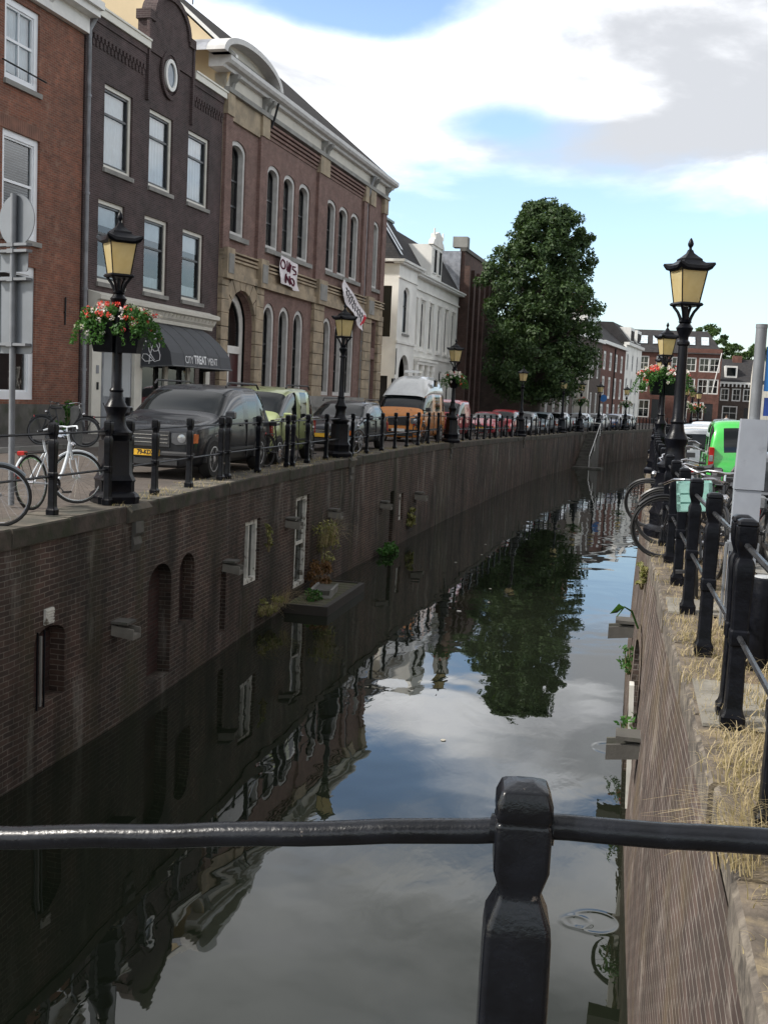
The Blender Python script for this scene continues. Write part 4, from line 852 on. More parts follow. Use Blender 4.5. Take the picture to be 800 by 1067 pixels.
xs = (-1.6, 1.2, 3.9, 5.1, 7.3, 9.2, 11.6)
opsD = [(x, z0, x + 1.35, z1) for x in (-1.4, .9, 3.2, 5.2, 7.1, 8.8, 10.15) for z0, z1 in ((7.2, 9.1), (4.3, 6.3))] + [(x, .8, x + 1.5, 3.2) for x in (-1.4, 1.2, 6.2, 8.3)]
h, Wd = front_house('brick_block', -3.5, 11.7, 155, 9.6, 12.9, M_farred, M_slate, opsD, 'wide red brick building with a dark slate roof facing down the canal', door=[(3.0, 0, 4.4, 3.3), (9.9, 0, 11.0, 3.0)], zr_hip=2.0)
for x in (.9, 2.6, 7.2, 9.0):
    mb = MB(); t0, t1 = .35, .7; mb.quad((x + 3.5, -.3 + 4.8 * t0 - .1, 9.6 + 3.3 * t0 + .1), (x + 4.5, -.3 + 4.8 * t0 - .1, 9.6 + 3.3 * t0 + .1), (x + 4.5, -.3 + 4.8 * t1 - .1, 9.6 + 3.3 * t1 + .1), (x + 3.5, -.3 + 4.8 * t1 - .1, 9.6 + 3.3 * t1 + .1)); mb.build('skylight', mat('skylight_glass', (.5, .56, .6), .1), h)
bars(h, 'parapet', [(10.0, -.1, 9.5, 15.2, .3, 10.3)], M_farred)
mb = MB(); mb.tube([(14.2, -.5, 4.5), (15.1, -.5, 9.8)], .07, 6); mb.build('flagpole', M_white, h)
opsE = [(x, z0, x + 1.2, z1) for x in (12.6, 14.2, 15.7) for z0, z1 in ((3.6, 5.4),)] + [(13.0, .9, 15.1, 2.9)]
h, Wd = front_house('brick_cottage', 11.75, 17.6, 165, 6.3, 9.7, M_farbrn, M_slate, opsE, 'small brown brick house with slate roof and one white dormer beside the red block', door=[(16.0, 0, 17.2, 2.7)], wfr=.16)
dz = bars(h, 'dormer', [(1.3, .6, 6.9, 3.0, 3, 8.6)], M_white); bars(dz, 'pane', [(1.55, .55, 7.2, 2.75, .6, 8.35)], M_cglass)
bars(h, 'cornice', [(-.1, -.4, 6.0, 5.9, 0, 6.3)], M_white); bars(h, 'bracket', [(.1 + .55 * k, -.45, 5.6, .3 + .55 * k, -.05, 6.0) for k in range(10)], M_white)
ch = bars(h, 'chimney', [(2.5, 3.8, 9.0, 3.8, 4.8, 10.2)], M_farred)
h = empty('gabled_house', (14.6, 142, -.4), 0, 'narrow cream plastered house with a pointed gable at the edge of the far square', 'house')
mb = MB(); mb.prism([(0, 0), (5.4, 0), (5.4, 5.6), (1.9, 7.0), (.55, 9.6), (.15, 9.3), (0, 6.4)], 'y', 0, 3); mb.build('wall', M_cream, h)
window(h, (2.2, 3, 3.2, 4.8), y=-.02, sill=False, simple=True, trans=(.5,), pane_m=M_cglass); window(h, (2.2, .6, 3.2, 2.4), y=-.02, sill=False, simple=True, trans=(.5,), pane_m=M_cglass)

# houses of the near bank, out of the picture on the other side of the street (mirrored in windows and car paint)
nb = [(-14, 0, 9.5, 0), (0, 11, 11.0, 1), (11, 20, 8.5, 2), (20, 33, 10.5, 0), (33, 45, 9.2, 3), (45, 60, 11.2, 1), (60, 74, 9.0, 2)]
for i, (y0, y1, hh, kk) in enumerate(nb):
    L_ = y1 - y0; r = empty('street_house', (17.5, y1, -.35), -pi / 2, ['red brick house opposite the canal, %s floors of white windows', 'cream plastered house opposite the canal, %s window rows', 'dark brick house opposite the canal, %s window rows', 'white house opposite the canal, %s window rows'][kk] % ['two', 'three', 'low', 'tall', 'wide', 'long', 'last'][i], 'house')
    n = int(L_ / 2.4); op = [(.7 + (L_ - 1) * k / n, z, .7 + (L_ - 1) * k / n + 1.1, z + 1.9) for k in range(n) for z in (1.0, 4.2) + ((7.1,) if hh > 9.4 else ())]
    shell(r, 0, L_ - .03, hh, 9, op, [M_redb, M_cream, M_darkb, M_wht_pl][kk], reveal=.12)
    for o in op: window(r, o, y=.1, fr=.12, sill=False, simple=True, trans=(.5,), mull=(.5,), pane_m=M_cglass)
    bars(r, 'cornice', [(0, -.3, hh, L_ - .03, .3, hh + .3)], M_white)
    gable_roof(r, 0, L_ - .03, hh + .3, 4.5, hh + 4, 9, M_tile)
# ================================================================== VEGETATION
def leaf_cloud(mb, centres, per, rad, size, rnd, flat=.75, droop=0):
    for (cx_, cy_, cz, cr) in centres:
        for _ in range(per):
            d = Vector((rnd.gauss(0, 1), rnd.gauss(0, 1), rnd.gauss(0, 1) * flat)); d = d.normalized() * cr * rnd.random() ** .4
            p = Vector((cx_, cy_, cz)) + d
            n = (d.normalized() * .6 + Vector((rnd.uniform(-1, 1), rnd.uniform(-1, 1), rnd.uniform(-.2, 1.2)))).normalized()
            t = n.cross(Vector((rnd.uniform(-1, 1), rnd.uniform(-1, 1), rnd.uniform(-1, 1)))).normalized(); b_ = n.cross(t)
            s = size * rnd.uniform(.6, 1.25)
            q = Vector((0, 0, -droop * s))
            mb.add([p - t * s, p - b_ * s * .45 + q * .5, p + t * s + q, p + b_ * s * .45 + q * .5], [(0, 1, 2, 3)])
def tree(name, loc, H_, R_, label, lm, n_cl, per, leaf, seed, trunk_h=.16, shape='cone', trunk_r=.32, group=None):
    rnd = random.Random(seed); r = empty(name, loc, 0, label, 'tree', group)
    z0 = H_ * trunk_h
    def rad(t):        # t 0..1 up the crown
        if shape == 'cone': return R_ * (min(1, .62 + t * 2.0) if t < .22 else max(.06, (1 - (t - .22) / .78) ** .62)) 
        if shape == 'full': return R_ * (.55 + 4.0 * t if t < .13 else (1.07 - .14 * (t - .13) if t < .5 else max(.10, sqrt(max(0, 1 - ((t - .5) / .53) ** 2.1)))))
        return R_ * sqrt(max(.02, 1 - (2 * t - 1) ** 2 * .95))
    mb = MB(); pts = [(0, 0, -.3)] + [(rnd.uniform(-.12, .12) * k, rnd.uniform(-.12, .12) * k, H_ * .85 * k / 6) for k in range(1, 7)]
    mb.tube(pts, [trunk_r * (1 - .14 * k) for k in range(7)], 10)
    cents = []
    for i in range(n_cl):
        t = ((i + rnd.random()) / n_cl) ** .85; a = rnd.uniform(0, 2 * pi); rr = rad(t) * rnd.choice((rnd.uniform(.72, 1.0), rnd.uniform(.75, 1.08), rnd.uniform(.3, .75))) * (1 + .13 * sin(3 * a + t * 9 + seed) + .08 * sin(17 * t + a))
        z = z0 + t * (H_ - z0); cr = R_ * rnd.uniform(.12, .21) * (.65 + .5 * (1 - t)); rr = max(0, rr - cr * .4)
        cents.append((rr * cos(a), rr * sin(a), z - .1 * rr, cr))
        if i % 4 == 0 and rr > R_ * .3:
            zz = z - rr * .45; mb.tube([(0, 0, max(z0 * .6, zz)), (rr * .5 * cos(a), rr * .5 * sin(a), max(z0 * .7, zz + rr * .15)), (rr * .92 * cos(a), rr * .92 * sin(a), z)], [trunk_r * .28, trunk_r * .17, .03], 6)
    mb.build('trunk', mat('bark', (.06, .05, .04), .9, bstr=.5), r, smooth=True)
    mb = MB(); leaf_cloud(mb, cents, per, 0, leaf, rnd)
    mb.build('crown', lm, r); return r
tree('lime_tree', (-6.85, 84, -.4), 16.7, 3.95, 'huge dense green lime tree towering over the parked cars and hiding the brown building end', M_leaf, 600, 115, .16, 5, .15, shape='full', trunk_r=.38)
for i, (x, y, h, w, lab) in enumerate(((-5, 195, 11.5, 5, 'low dark tree behind the red block, hardly showing over its roof'), (12.2, 190, 15.9, 4.6, 'rounded dark green tree rising behind the right end of the red block'), (16.3, 196, 13.4, 4.2, 'lower green tree between the round tree and the slate-roofed cottage'), (20.8, 194, 13.2, 4.6, 'pale green tree behind the cottage roof, nearest the cream house'), (26, 190, 13.8, 5, 'green tree behind the cream house'))):
    tree('background_tree', (x, y, -.4), h, w, lab, M_leafd, 90, 60, .34, 20 + i, .25, 'round', group='trees behind the far square')
# dry grass and weeds along the edges
def blades(mb, c, n, L, r0, rnd, lean=.5, w=.006, dirv=None):
    for _ in range(n):
        a = rnd.uniform(0, 2 * pi); l = L * rnd.uniform(.5, 1.15); ln = lean * rnd.uniform(.3, 1.3)
        x, y = c[0] + rnd.uniform(-r0, r0), c[1] + rnd.uniform(-r0, r0); dx, dy = cos(a), sin(a)
        if dirv: dx = dx * .5 + dirv[0]; dy = dy * .5 + dirv[1]
        px, py = -dy * w, dx * w; P = []
        for k in range(5):
            t = k / 4; q = t * t * ln * l; z = c[2] + l * (t - .55 * ln * t * t * t); ww = 1 - .85 * t
            P += [(x + dx * q - px * ww, y + dy * q - py * ww, z), (x + dx * q + px * ww, y + dy * q + py * ww, z)]
        mb.add(P, [(2 * k, 2 * k + 1, 2 * k + 3, 2 * k + 2) for k in range(4)])
rnd = random.Random(3)
mb = MB()
for _ in range(950):
    y = rnd.choice((rnd.uniform(3.2, 9), rnd.uniform(3.2, 14), rnd.uniform(3.2, 40))); x = Rx(y) + rnd.choice((rnd.uniform(.3, 1.1), rnd.uniform(.02, .5)))
    blades(mb, (x, y, -.01), rnd.randint(3, 12), rnd.uniform(.04, .16), .07, rnd, .9, .003)
tag(mb.build('dry_grass', M_straw), kind='stuff')
def tuft(name, loc, label, cat, items):
    r = empty(name, loc, 0, label, cat)
    for nm, m, fn in items: mb = MB(); fn(mb); mb.build(nm, m, r)
    return r
rr = random.Random(6)
tuft('grass_tuft', (.50, 4.35, -.06), 'large straw-coloured grass tuft hanging over the near coping in the foreground', 'grass tuft', [('blades', M_straw, lambda mb: [blades(mb, (rr.uniform(-.04, .3), rr.uniform(-.3, .3), .08), 11, .25, .06, rr, .85, .0028, (-.8, -.3)) for _ in range(34)])])
tuft('grass_tuft', (.66, 5.3, 0), 'straw-coloured tuft growing at the foot of the paired railing posts', 'grass tuft', [('blades', M_straw, lambda mb: [blades(mb, (rr.uniform(-.12, .25), rr.uniform(-.35, .45), 0), 12, .22, .07, rr, 1.0, .003) for _ in range(20)])])
tuft('grass_tuft', (.84, 6.75, 0), 'yellow dry tuft beside the black bollard', 'grass tuft', [('blades', M_straw, lambda mb: [blades(mb, (rr.uniform(-.2, .2), rr.uniform(-.9, .7), 0), 10, .17, .08, rr, 1.0, .003) for _ in range(24)])])
tuft('grass_tuft', (.5, 6.9, 0), 'thin wispy tuft leaning out over the near quay edge', 'grass tuft', [('blades', M_straw, lambda mb: [blades(mb, (rr.uniform(-.05, .1), rr.uniform(-.4, .4), -.02), 3, .24, .05, rr, .9, .0018, (-.6, 0)) for _ in range(7)])])
mb = MB()
for _ in range(420):
    y = rr.uniform(14, 46) if rr.random() < .75 else rr.uniform(46, 85); x = Lx(y) - rr.uniform(.02, .65)
    blades(mb, (x, y, gz(y)), rr.randint(5, 12), rr.uniform(.03, .11), .14, rr, 1.0, .0045)
tag(mb.build('dry_grass', M_straw), kind='stuff')
def bush(name, loc, rad, n, leaf, lm, label, fl=.7, seed=1, ext=None):
    rn = random.Random(seed); r = empty(name, loc, 0, label, 'plant'); mb = MB()
    cs = [(rn.uniform(-1, 1) * rad[0] * .6, rn.uniform(-1, 1) * rad[1] * .6, rn.uniform(.1, 1) * rad[2] * .8, min(rad) * .45) for _ in range(14)]
    leaf_cloud(mb, cs, n // 14, 0, leaf, rn, fl, .4); mb.build('foliage', lm, r)
    mb = MB()
    for c_ in cs: mb.tube([(c_[0] * .2, c_[1] * .2, -.05), c_[:3]], [.012, .005], 4)
    mb.build('stem', mat('plant_stem', (.16, .13, .07), .8), r)
    if ext: mb = MB(); ext(mb, rn); mb.build('long_blades', M_straw, r)
    return r
bush('reed_plant', (-6.8, 24.5, WATER + .2), (.28, .6, .85), 900, .045, M_rust, 'rust-brown bushy plant standing on the pontoon', seed=2)
bush('arching_plant', (-6.85, 25.3, -2.4), (.4, .75, 1.25), 500, .05, M_yell, 'pale arching grass plant rising behind the rust-brown one', seed=3, ext=lambda mb, rn: [blades(mb, (rn.uniform(-.1, .2), rn.uniform(-.4, .4), .5), 8, .95, .1, rn, 1.2, .007, (.35, 0)) for _ in range(16)])
bush('wall_weed', (-6.85, 21.2, -2.85), (.2, .8, .4), 260, .05, M_yell, 'straggly pale weeds under the white cellar window', seed=4, ext=lambda mb, rn: [blades(mb, (rn.uniform(0, .2), rn.uniform(-.8, .9), .1), 8, .55, .1, rn, 1.3, .006, (.5, 0)) for _ in range(16)])
bush('wall_weed', (-6.85, 20.95, -1.5), (.08, .16, .7), 160, .05, M_yell, 'creeper strip hanging along the side of the white cellar window', seed=14)
bush('water_plant', (-6.5, 23.1, WATER + .1), (.2, .3, .35), 260, .05, M_green, 'small green plant at the near corner of the pontoon', seed=5)
bush('water_plant', (-6.75, 32.2, WATER), (.28, 1.2, .3), 520, .07, M_green, 'bright green plants growing at the waterline below the dark slot', seed=6)
bush('wall_weed', (-6.8, 36.0, -2.6), (.2, .7, .7), 320, .08, M_yell, 'pale weeds hanging near the small pale cellar window', seed=7)
bush('wall_weed', (.24, 15.2, -1.9), (.16, .35, .4), 170, .04, M_green, 'dark leafy weed sprouting from the near quay wall beside the further spout', seed=8)
bush('wall_weed', (.22, 11.9, -1.95), (.16, .45, .5), 190, .035, M_green, 'leafy twigs growing from the near quay wall above the nearer spout', seed=9)
bush('water_weed', (.3, 13.6, -.45), (.08, .5, .35), 130, .045, M_yell, 'moss and weed patch under the nearest near-bank lamp', seed=10)
bush('pavement_plant', (-14.05 - 1.2, 28.3, 0), (.25, .5, 1.4), 520, .07, M_green, 'green climbing plant at the foot of the shop window of the red house', seed=12)
mb = MB(); mb.tube([(.28, 9.7, -1.15), (.2, 9.6, -.95), (.12, 9.55, -.9), (.05, 9.5, -1.0)], [.012, .012, .01, .006], 5)
for t in range(3): mb.add([(.12 - t * .01, 9.55, -.9), (.06, 9.50 + .03 * t, -.87), (-.03, 9.5, -.98), (.05, 9.60, -.98)], [(0, 1, 2, 3)])
o = mb.build('dock_leaf', M_green); o.location = (-.02, 2.4, .45); tag(o, 'single broad drooping green leaf over the water from the near wall', 'plant')
for i, (x, y, s) in enumerate(((-3.4, 24.2, .06), (-3.1, 27.5, .035), (-2.9, 25.6, .03), (-4.6, 31.5, .04), (-4.1, 33.5, .035), (-4.3, 36.0, .04), (-2.2, 14.8, .04))):
    mb = MB(); rn = random.Random(i); n = 7
    mb.lathe([(s, 0), (s * .9, .006)], n, rot=rn.random()); o = mb.build('floating_leaf', M_fwht if i == 0 else mat('pale_dead_leaf', (.45, .42, .36), .7)); o.location = (x, y, WATER + .006)
    tag(o, 'white scrap floating near the lamp reflection' if i == 0 else 'tiny pale dead leaf floating on the dark canal water', 'litter' if i == 0 else 'leaf', None if i == 0 else 'dead leaves floating on the canal')
# ================================================================== STREET LAMPS
M_lampg = None
def lamp_glass():
    m, ns, ls = _new('opal_lamp_glass'); t = ns.new('ShaderNodeTexCoord'); f = _noise(ns, ls, t.outputs['Object'], 3, 3)
    c = _mix(ns, ls, f, (.74, .60, .30), (.86, .74, .44)); p = ns.new('ShaderNodeBsdfPrincipled'); ls.new(c, p.inputs[0]); p.inputs['Roughness'].default_value = .25
    tl = ns.new('ShaderNodeBsdfTranslucent'); ls.new(c, tl.inputs[0]); mx = ns.new('ShaderNodeMixShader'); mx.inputs[0].default_value = .5
    ls.new(p.outputs[0], mx.inputs[1]); ls.new(tl.outputs[0], mx.inputs[2]); o = ns.new('ShaderNodeOutputMaterial'); ls.new(mx.outputs[0], o.inputs[0]); return m
M_lampg = lamp_glass()
def make_lamp():
    r = empty('street_lamp', (0, 0, 0), 0, '', 'street lamp', 'cast-iron street lamps along both quays')
    base = [(.27, 0), (.29, .0), (.30, .1), (.275, .14), (.235, .17), (.235, .30), (.25, .33), (.235, .36), (.205, .42), (.195, .88), (.21, .93), (.235, .96), (.235, 1.0), (.18, 1.04), (.145, 1.1), (.125, 1.24), (.15, 1.30), (.16, 1.35), (.13, 1.40), (.10, 1.46), (.085, 1.55)]
    mb = MB(); mb.lathe(base[:10], sq=.32); mb.lathe(base[9:], 16); mb.build('pedestal', M_black, r, smooth=35)
    mb = MB(); mb.lathe([(.085, 1.55), (.1, 1.58), (.075, 1.62), (.07, 2.0), (.062, 2.6), (.085, 2.62), (.085, 2.65), (.06, 2.68), (.062, 2.72), (.1, 2.80), (.115, 2.84), (.09, 2.87), (.07, 2.9), (.09, 2.92), (.06, 2.95)], 14)
    mb.build('column', M_black, r, smooth=35)
    mb = MB()
    for k in range(4):
        a = pi / 4 + k * pi / 2; f = lambda rr_, z: (rr_ * cos(a), rr_ * sin(a), z)
        mb.tube([f(.05, 2.9), f(.075, 2.98), f(.11, 3.05), f(.16, 3.11), f(.185, 3.15)], [.024, .022, .02, .02, .022], 6)
    mb.tube([(0, 0, 2.9), (0, 0, 3.12)], .03, 6)
    mb.build('cradle', M_black, r, smooth=True)
    mb = MB(); s0, s1, z0, z1 = .125, .182, 3.17, 3.60
    mb.lathe([(s0 + .03, 3.13), (s0 + .045, 3.15), (s0 + .03, 3.175)], sq=.06)
    for k in range(4):
        a = pi / 4 + k * pi / 2; mb.tube([(s0 * 1.41 * cos(a), s0 * 1.41 * sin(a), z0), (s1 * 1.41 * cos(a), s1 * 1.41 * sin(a), z1)], .009, 5)
    mb.build('lantern_frame', M_black, r)
    mb = MB(); mb.lathe([(s0 - .004, z0 + .003), (s1 - .004, z1)], sq=.0001); mb.build('lantern_glass', M_lampg, r)
    mb = MB()
    # roof: square, with a wavy fascia and upturned corners
    n = 24; rings = [(.205, 3.585, .03), (.235, 3.615, .06), (.228, 3.655, .045), (.18, 3.69, .012), (.145, 3.725, 0), (.14, 3.75, 0), (.095, 3.785, 0), (.045, 3.83, 0), (.03, 3.87, 0)]
    vs = []; fs = []
    for rr_, z, up in rings:
        for k in range(n):
            a = 2 * pi * k / n; q = max(abs(cos(a)), abs(sin(a))); sqr = 1 / q; t = (sqr - 1) / .414; w = .9 * sqr + .1 if rr_ > .2 else .6 * sqr + .4
            vs.append((rr_ * w * cos(a) * (1 + .12 * (t ** 3) * (up > .02)), rr_ * w * sin(a) * (1 + .12 * (t ** 3) * (up > .02)), z + up * t ** 3))
    for i in range(len(rings) - 1):
        for k in range(n): fs.append((i * n + k, i * n + (k + 1) % n, (i + 1) * n + (k + 1) % n, (i + 1) * n + k))
    fs.append(tuple(range(n))); mb.add(vs, fs); mb.build('lantern_roof', M_black, r, smooth=30)
    mb = MB(); mb.lathe([(.03, 3.86), (.018, 3.89), (.02, 3.905), (.035, 3.925), (.04, 3.95), (.03, 3.985), (.012, 4.02), (.003, 4.03)], 10); mb.build('finial', M_black, r, smooth=60)
    return r
def lamp_rot(): return radians(24)
LAMPS_L = [(14.35, 'first far-bank lamp, carrying the big red and white flower basket'), (28.3, 'plain lamp with no basket in front of the dark estate car and the pink-brown hall'), (42.9, 'lamp with a round flower basket just past the orange camper'), (63.5, 'plain lamp against the dark foot of the big tree, between red and silver cars'), (80, 'plain thin lamp at the edge of the tree crown'), (86.5, 'distant basket lamp just past the big tree'), (92, 'plain distant lamp in front of the red-brown shuttered house'), (101.5, 'distant basket lamp in front of the white house at the end of the row')]
LAMPS_R = [(14.9, 'tall lamp nearest the camera on the near bank, standing before the leaning bicycles'), (29.3, 'near-bank lamp with flower baskets, half hidden behind the first one'), (43.0, 'third lamp of the near bank, its lantern peeping out low behind the others'), (74, 'distant near-bank lamp leftmost of the small row of lanterns before the red block'), (80, 'second of the small row of lanterns before the red block'), (87, 'third of the small row of lanterns before the red block'), (96, 'last of the small row of lanterns, before the brown cottage')]
lamp = None
for side, lst in (('L', LAMPS_L), ('R', LAMPS_R)):
    for y, lab in lst:
        x = Lx(y) - .33 if side == 'L' else Rx(y) + .27
        x += {42.9: .32, 63.5: .1, 74: .45, 80: (0 if side == 'L' else 0.25), 87: .2}.get(y, 0)
        if lamp is None: lamp = make_lamp(); o = lamp; o['label'] = lab
        else: o = dup(lamp, (0, 0, 0), 0, lab)
        o.location = (x, y, gz(y)); o.scale = (1, 1, 1) if side == 'L' else (.96, .96, .96); o.rotation_euler = (0, 0, lamp_rot() + (.35 if side == 'L' else 0))
for i, y in enumerate([l[0] for l in LAMPS_L[:4]]): corbel(y, ['worn stone corbel under the first basket lamp of the far bank', 'stone corbel under the plain lamp in front of the hall', 'stone corbel under the lamp past the orange camper', 'stone corbel under the lamp by the big tree'][i])
# ---- flower baskets
def basket(loc, label, shape, dens, size, red=.55, rz=0, seed=1):
    rn = random.Random(seed); r = empty('flower_basket', loc, rz, label, 'flower basket', 'flower baskets hung on the street lamps')
    mb = MB()
    if shape == 'box':
        for s_ in (-1, 1):
            vs_ = [(s_ * .035, -.13, -.34), (s_ * .30, -.13, -.34), (s_ * .30, .13, -.34), (s_ * .035, .13, -.34), (s_ * .02, -.19, .07), (s_ * .37, -.19, .07), (s_ * .37, .19, .07), (s_ * .02, .19, .07)]
            mb.add(vs_, [(3, 2, 1, 0), (4, 5, 6, 7), (0, 1, 5, 4), (1, 2, 6, 5), (2, 3, 7, 6), (3, 0, 4, 7)])
    else: mb.lathe([(.12, -.26), (.30, .02), (.36, .08), (.3, .06), (.12, -.18)], 10)
    mb.build('planter', M_black, r)
    mb = MB(); cs = []
    W_2, D_, H_ = (.56, .26, .18) if shape == 'box' else (.42, .42, .16)
    for _ in range(44):
        a = rn.uniform(0, 2 * pi); q = rn.random() ** .5; x = W_2 * q * cos(a); y = D_ * q * sin(a)
        z = .20 - .16 * q * q + rn.uniform(-.08, .09) - (.12 if q > .85 and rn.random() < .5 else 0); cs.append((x * size, y * size, z * size, .10 * size))
    leaf_cloud(mb, cs, dens, 0, .032 * size, rn, .8, .2)
    for _ in range(18):
        a = rn.uniform(0, 2 * pi); x = W_2 * cos(a); y = D_ * sin(a)
        for k in range(7): leaf_cloud(mb, [(x * size * (1 + .03 * k), y * size * (1 + .03 * k), (.05 - .045 * k) * size, .035 * size)], max(3, dens // 10), 0, .024 * size, rn)
    mb.build('foliage', M_green, r)
    for nm, m, frac in (('red_blossom', M_fred, red), ('white_blossom', M_fwht, 1 - red)):
        mb = MB()
        for _ in range(int(46 * frac * 1.9)):
            a = rn.uniform(0, 2 * pi); q = rn.uniform(.35, 1.08); cx_, cy_ = W_2 * q * cos(a), D_ * q * sin(a); cz = .32 - .18 * q * q + rn.uniform(-.03, .05)
            if rn.random() < .3: cz -= rn.uniform(.1, .28); cx_ *= 1.08; cy_ *= 1.15
            for _ in range(11):
                p = Vector((cx_, cy_, cz)) * size + Vector((rn.gauss(0, 1), rn.gauss(0, 1), rn.gauss(0, 1))).normalized() * .032 * size
                n = Vector((rn.uniform(-1, 1), rn.uniform(-1, 1), rn.uniform(-.2, 1))).normalized(); t = n.orthogonal().normalized(); b_ = n.cross(t); s = .018 * size
                mb.add([p - t * s, p - b_ * s, p + t * s, p + b_ * s], [(0, 1, 2, 3)])
        mb.build(nm, m, r)
    return r
basket((Lx(14.35) - .33, 14.35, 2.44), 'big basket of red and white geraniums on the first far-bank lamp', 'box', 95, 1.0, .5, radians(10), 3)
basket((Lx(42.9) - .01, 42.9, 2.35), 'round basket with pale flowers on the lamp past the orange camper', 'round', 45, 1.15, .12, 0, 4)
basket((Lx(86.5) - .33, 86.5, 1.85), 'far-bank basket in front of the grey-brown house past the tree', 'round', 26, 1.3, .2, 0, 5)
basket((Lx(101.5) - .33, 101.5, 1.85), 'far-bank basket before the white house at the end', 'round', 26, 1.3, .1, 0, 6)
basket((Rx(29.3) + .27, 29.3, 2.36), 'near-bank basket of pink, red and white flowers behind the first lamp', 'box', 55, 1.22, .5, radians(5), 7)
basket((Rx(80) + .5, 80, 1.8), 'small dark green basket below the far row of lanterns', 'round', 26, 1.35, .05, 0, 8)
basket((Rx(96) + .27, 96, 1.8), 'furthest near-bank basket, before the brown cottage', 'round', 26, 1.35, .35, 0, 9)
# ================================================================== RAILINGS
def post_profile(h):      # square cast post: foot, shaft, collar, shoulders, neck, head
    return [(.062, 0), (.064, .07), (.052, .09), (.046, .12), (.042, .45), (.05, .46), (.05, .53), (.043, .54), (.050, h - .30), (.052, h - .24), (.045, h - .215), (.036, h - .20), (.036, h - .185), (.050, h - .14), (.054, h - .10), (.054, h - .035), (.050, h - .03), (.055, h - .022), (.050, h - .004), (.03, h + .008)]
def post_mesh(h, k=1.0):
    mb = MB(); mb.lathe([(r * k, z) for r, z in post_profile(h)], sq=.22); return mb
def railing(Lf, off, ys, h, label, breaks=(), rot=0, k=1.0, zrail=(.13, .64)):
    r = empty('railing', (0, 0, 0), 0, label, 'railing')
    src = post_mesh(h, k).build('post', M_black, r, smooth=30); first = True
    P = []
    for y in ys:
        if first: o = src; first = False
        else: o = src.copy(); COL.objects.link(o); o.parent = r
        x = Lf(y) + off; o.location = (x, y, gz(y)); P.append((x, y, gz(y)))
    mb = MB()
    for dz in zrail:
        run = []
        for p in P: run.append((p[0], p[1], p[2] + h - dz))
        mb.tube(run, .016 * k, 6)
    mb.build('rail', M_black if Lf is Lx else mat('worn_rail', (.05, .052, .057), .3, .5, var=.3, scale=8, bstr=.1), r)
    return r
ysl = [7.0, 8.8, 10.7, 12.5, 14.0, 14.75, 15.75, 17.3, 19.0, 19.4, 21.3, 23.4, 23.85, 25.1, 26.9, 29.4, 31.0] + [32.8 + 1.75 * k for k in range(60)]
ysl = [y for y in ysl if y < 125 and all(abs(y - l[0]) > .3 for l in LAMPS_L)]
railing(Lx, -.28, ysl, 1.15, 'long black iron railing with square posts along the far quay edge', zrail=(.13, .66))
rp = [2.9, 4.55, 6.02, 6.24, 7.8, 9.35, 10.9, 12.45, 13.9, 16.2, 17.9, 19.6, 21.3, 23, 24.7, 26.4, 28, 30.6, 32.4, 34.2, 36, 37.8, 39.6, 41.4] + [44.5 + 1.9 * k for k in range(34)]
railing(Rx, .17, rp, 1.12, 'black iron railing with stout square posts along the near quay edge', k=1.0, zrail=(.13, .62))
# railing of the bridge in the foreground
br = empty('railing', (0, 0, .06), 0, 'thick black handrail of the bridge crossing the foreground', 'railing')
def bridge_post(x, z, first=False):
    prof = [(.06, 0), (.06, .06), (.05, .08), (.046, .12), (.046, .84), (.045, .918), (.043, .938), (.031, .966), (.028, .978), (.033, .996), (.0375, 1.012), (.0378, 1.075), (.035, 1.079), (.038, 1.084), (.0375, 1.105), (.031, 1.122), (.012, 1.130)]
    mb = MB(); mb.lathe([(r_, z_) for r_, z_ in prof], sq=.14); o = mb.build('post', M_worn, br, smooth=38)
    mod = o.modifiers.new('bevel', 'BEVEL'); mod.width = .0025; mod.segments = 2; mod.limit_method = 'ANGLE'
    o.location = (x, 1.46, z); o.rotation_euler = (0, 0, radians(8)); return o
PX = -.102
for x, z in ((PX - 1.62, -.246), (PX, -.018), (PX + 1.6, .08), (PX - 3.24, -.50)): bridge_post(x, z)
mb = MB()
def railrun(a, b_):
    n = 26; return [(lerp(a[0], b_[0], k / n), 1.46, lerp(a[1], b_[1], k / n) + .0012 * sin(k * 1.7) - .006 * sin(pi * k / n)) for k in range(n + 1)]
mb.tube(railrun((PX - 3.24, .56), (PX - 1.62, .81)), .0175, 14); mb.tube(railrun((PX - 1.62, .812), (PX, 1.042)), .0175, 14); mb.tube(railrun((PX, 1.048), (PX + 1.6, 1.16)), .0175, 14)
for s_ in (-1, 1): mb.tube([(PX + s_ * .034, 1.46, 1.042 + s_ * .003), (PX + s_ * .043, 1.46, 1.042 + s_ * .003)], .0195, 12)
mb.build('handrail', M_worn, br, smooth=50)
mb = MB(); mb.tube([(PX - 1.62, 1.46, .36), (PX, 1.46, .45), (PX + 1.6, 1.46, .44)], .014, 10); mb.build('lower_rail', M_worn, br, smooth=True)
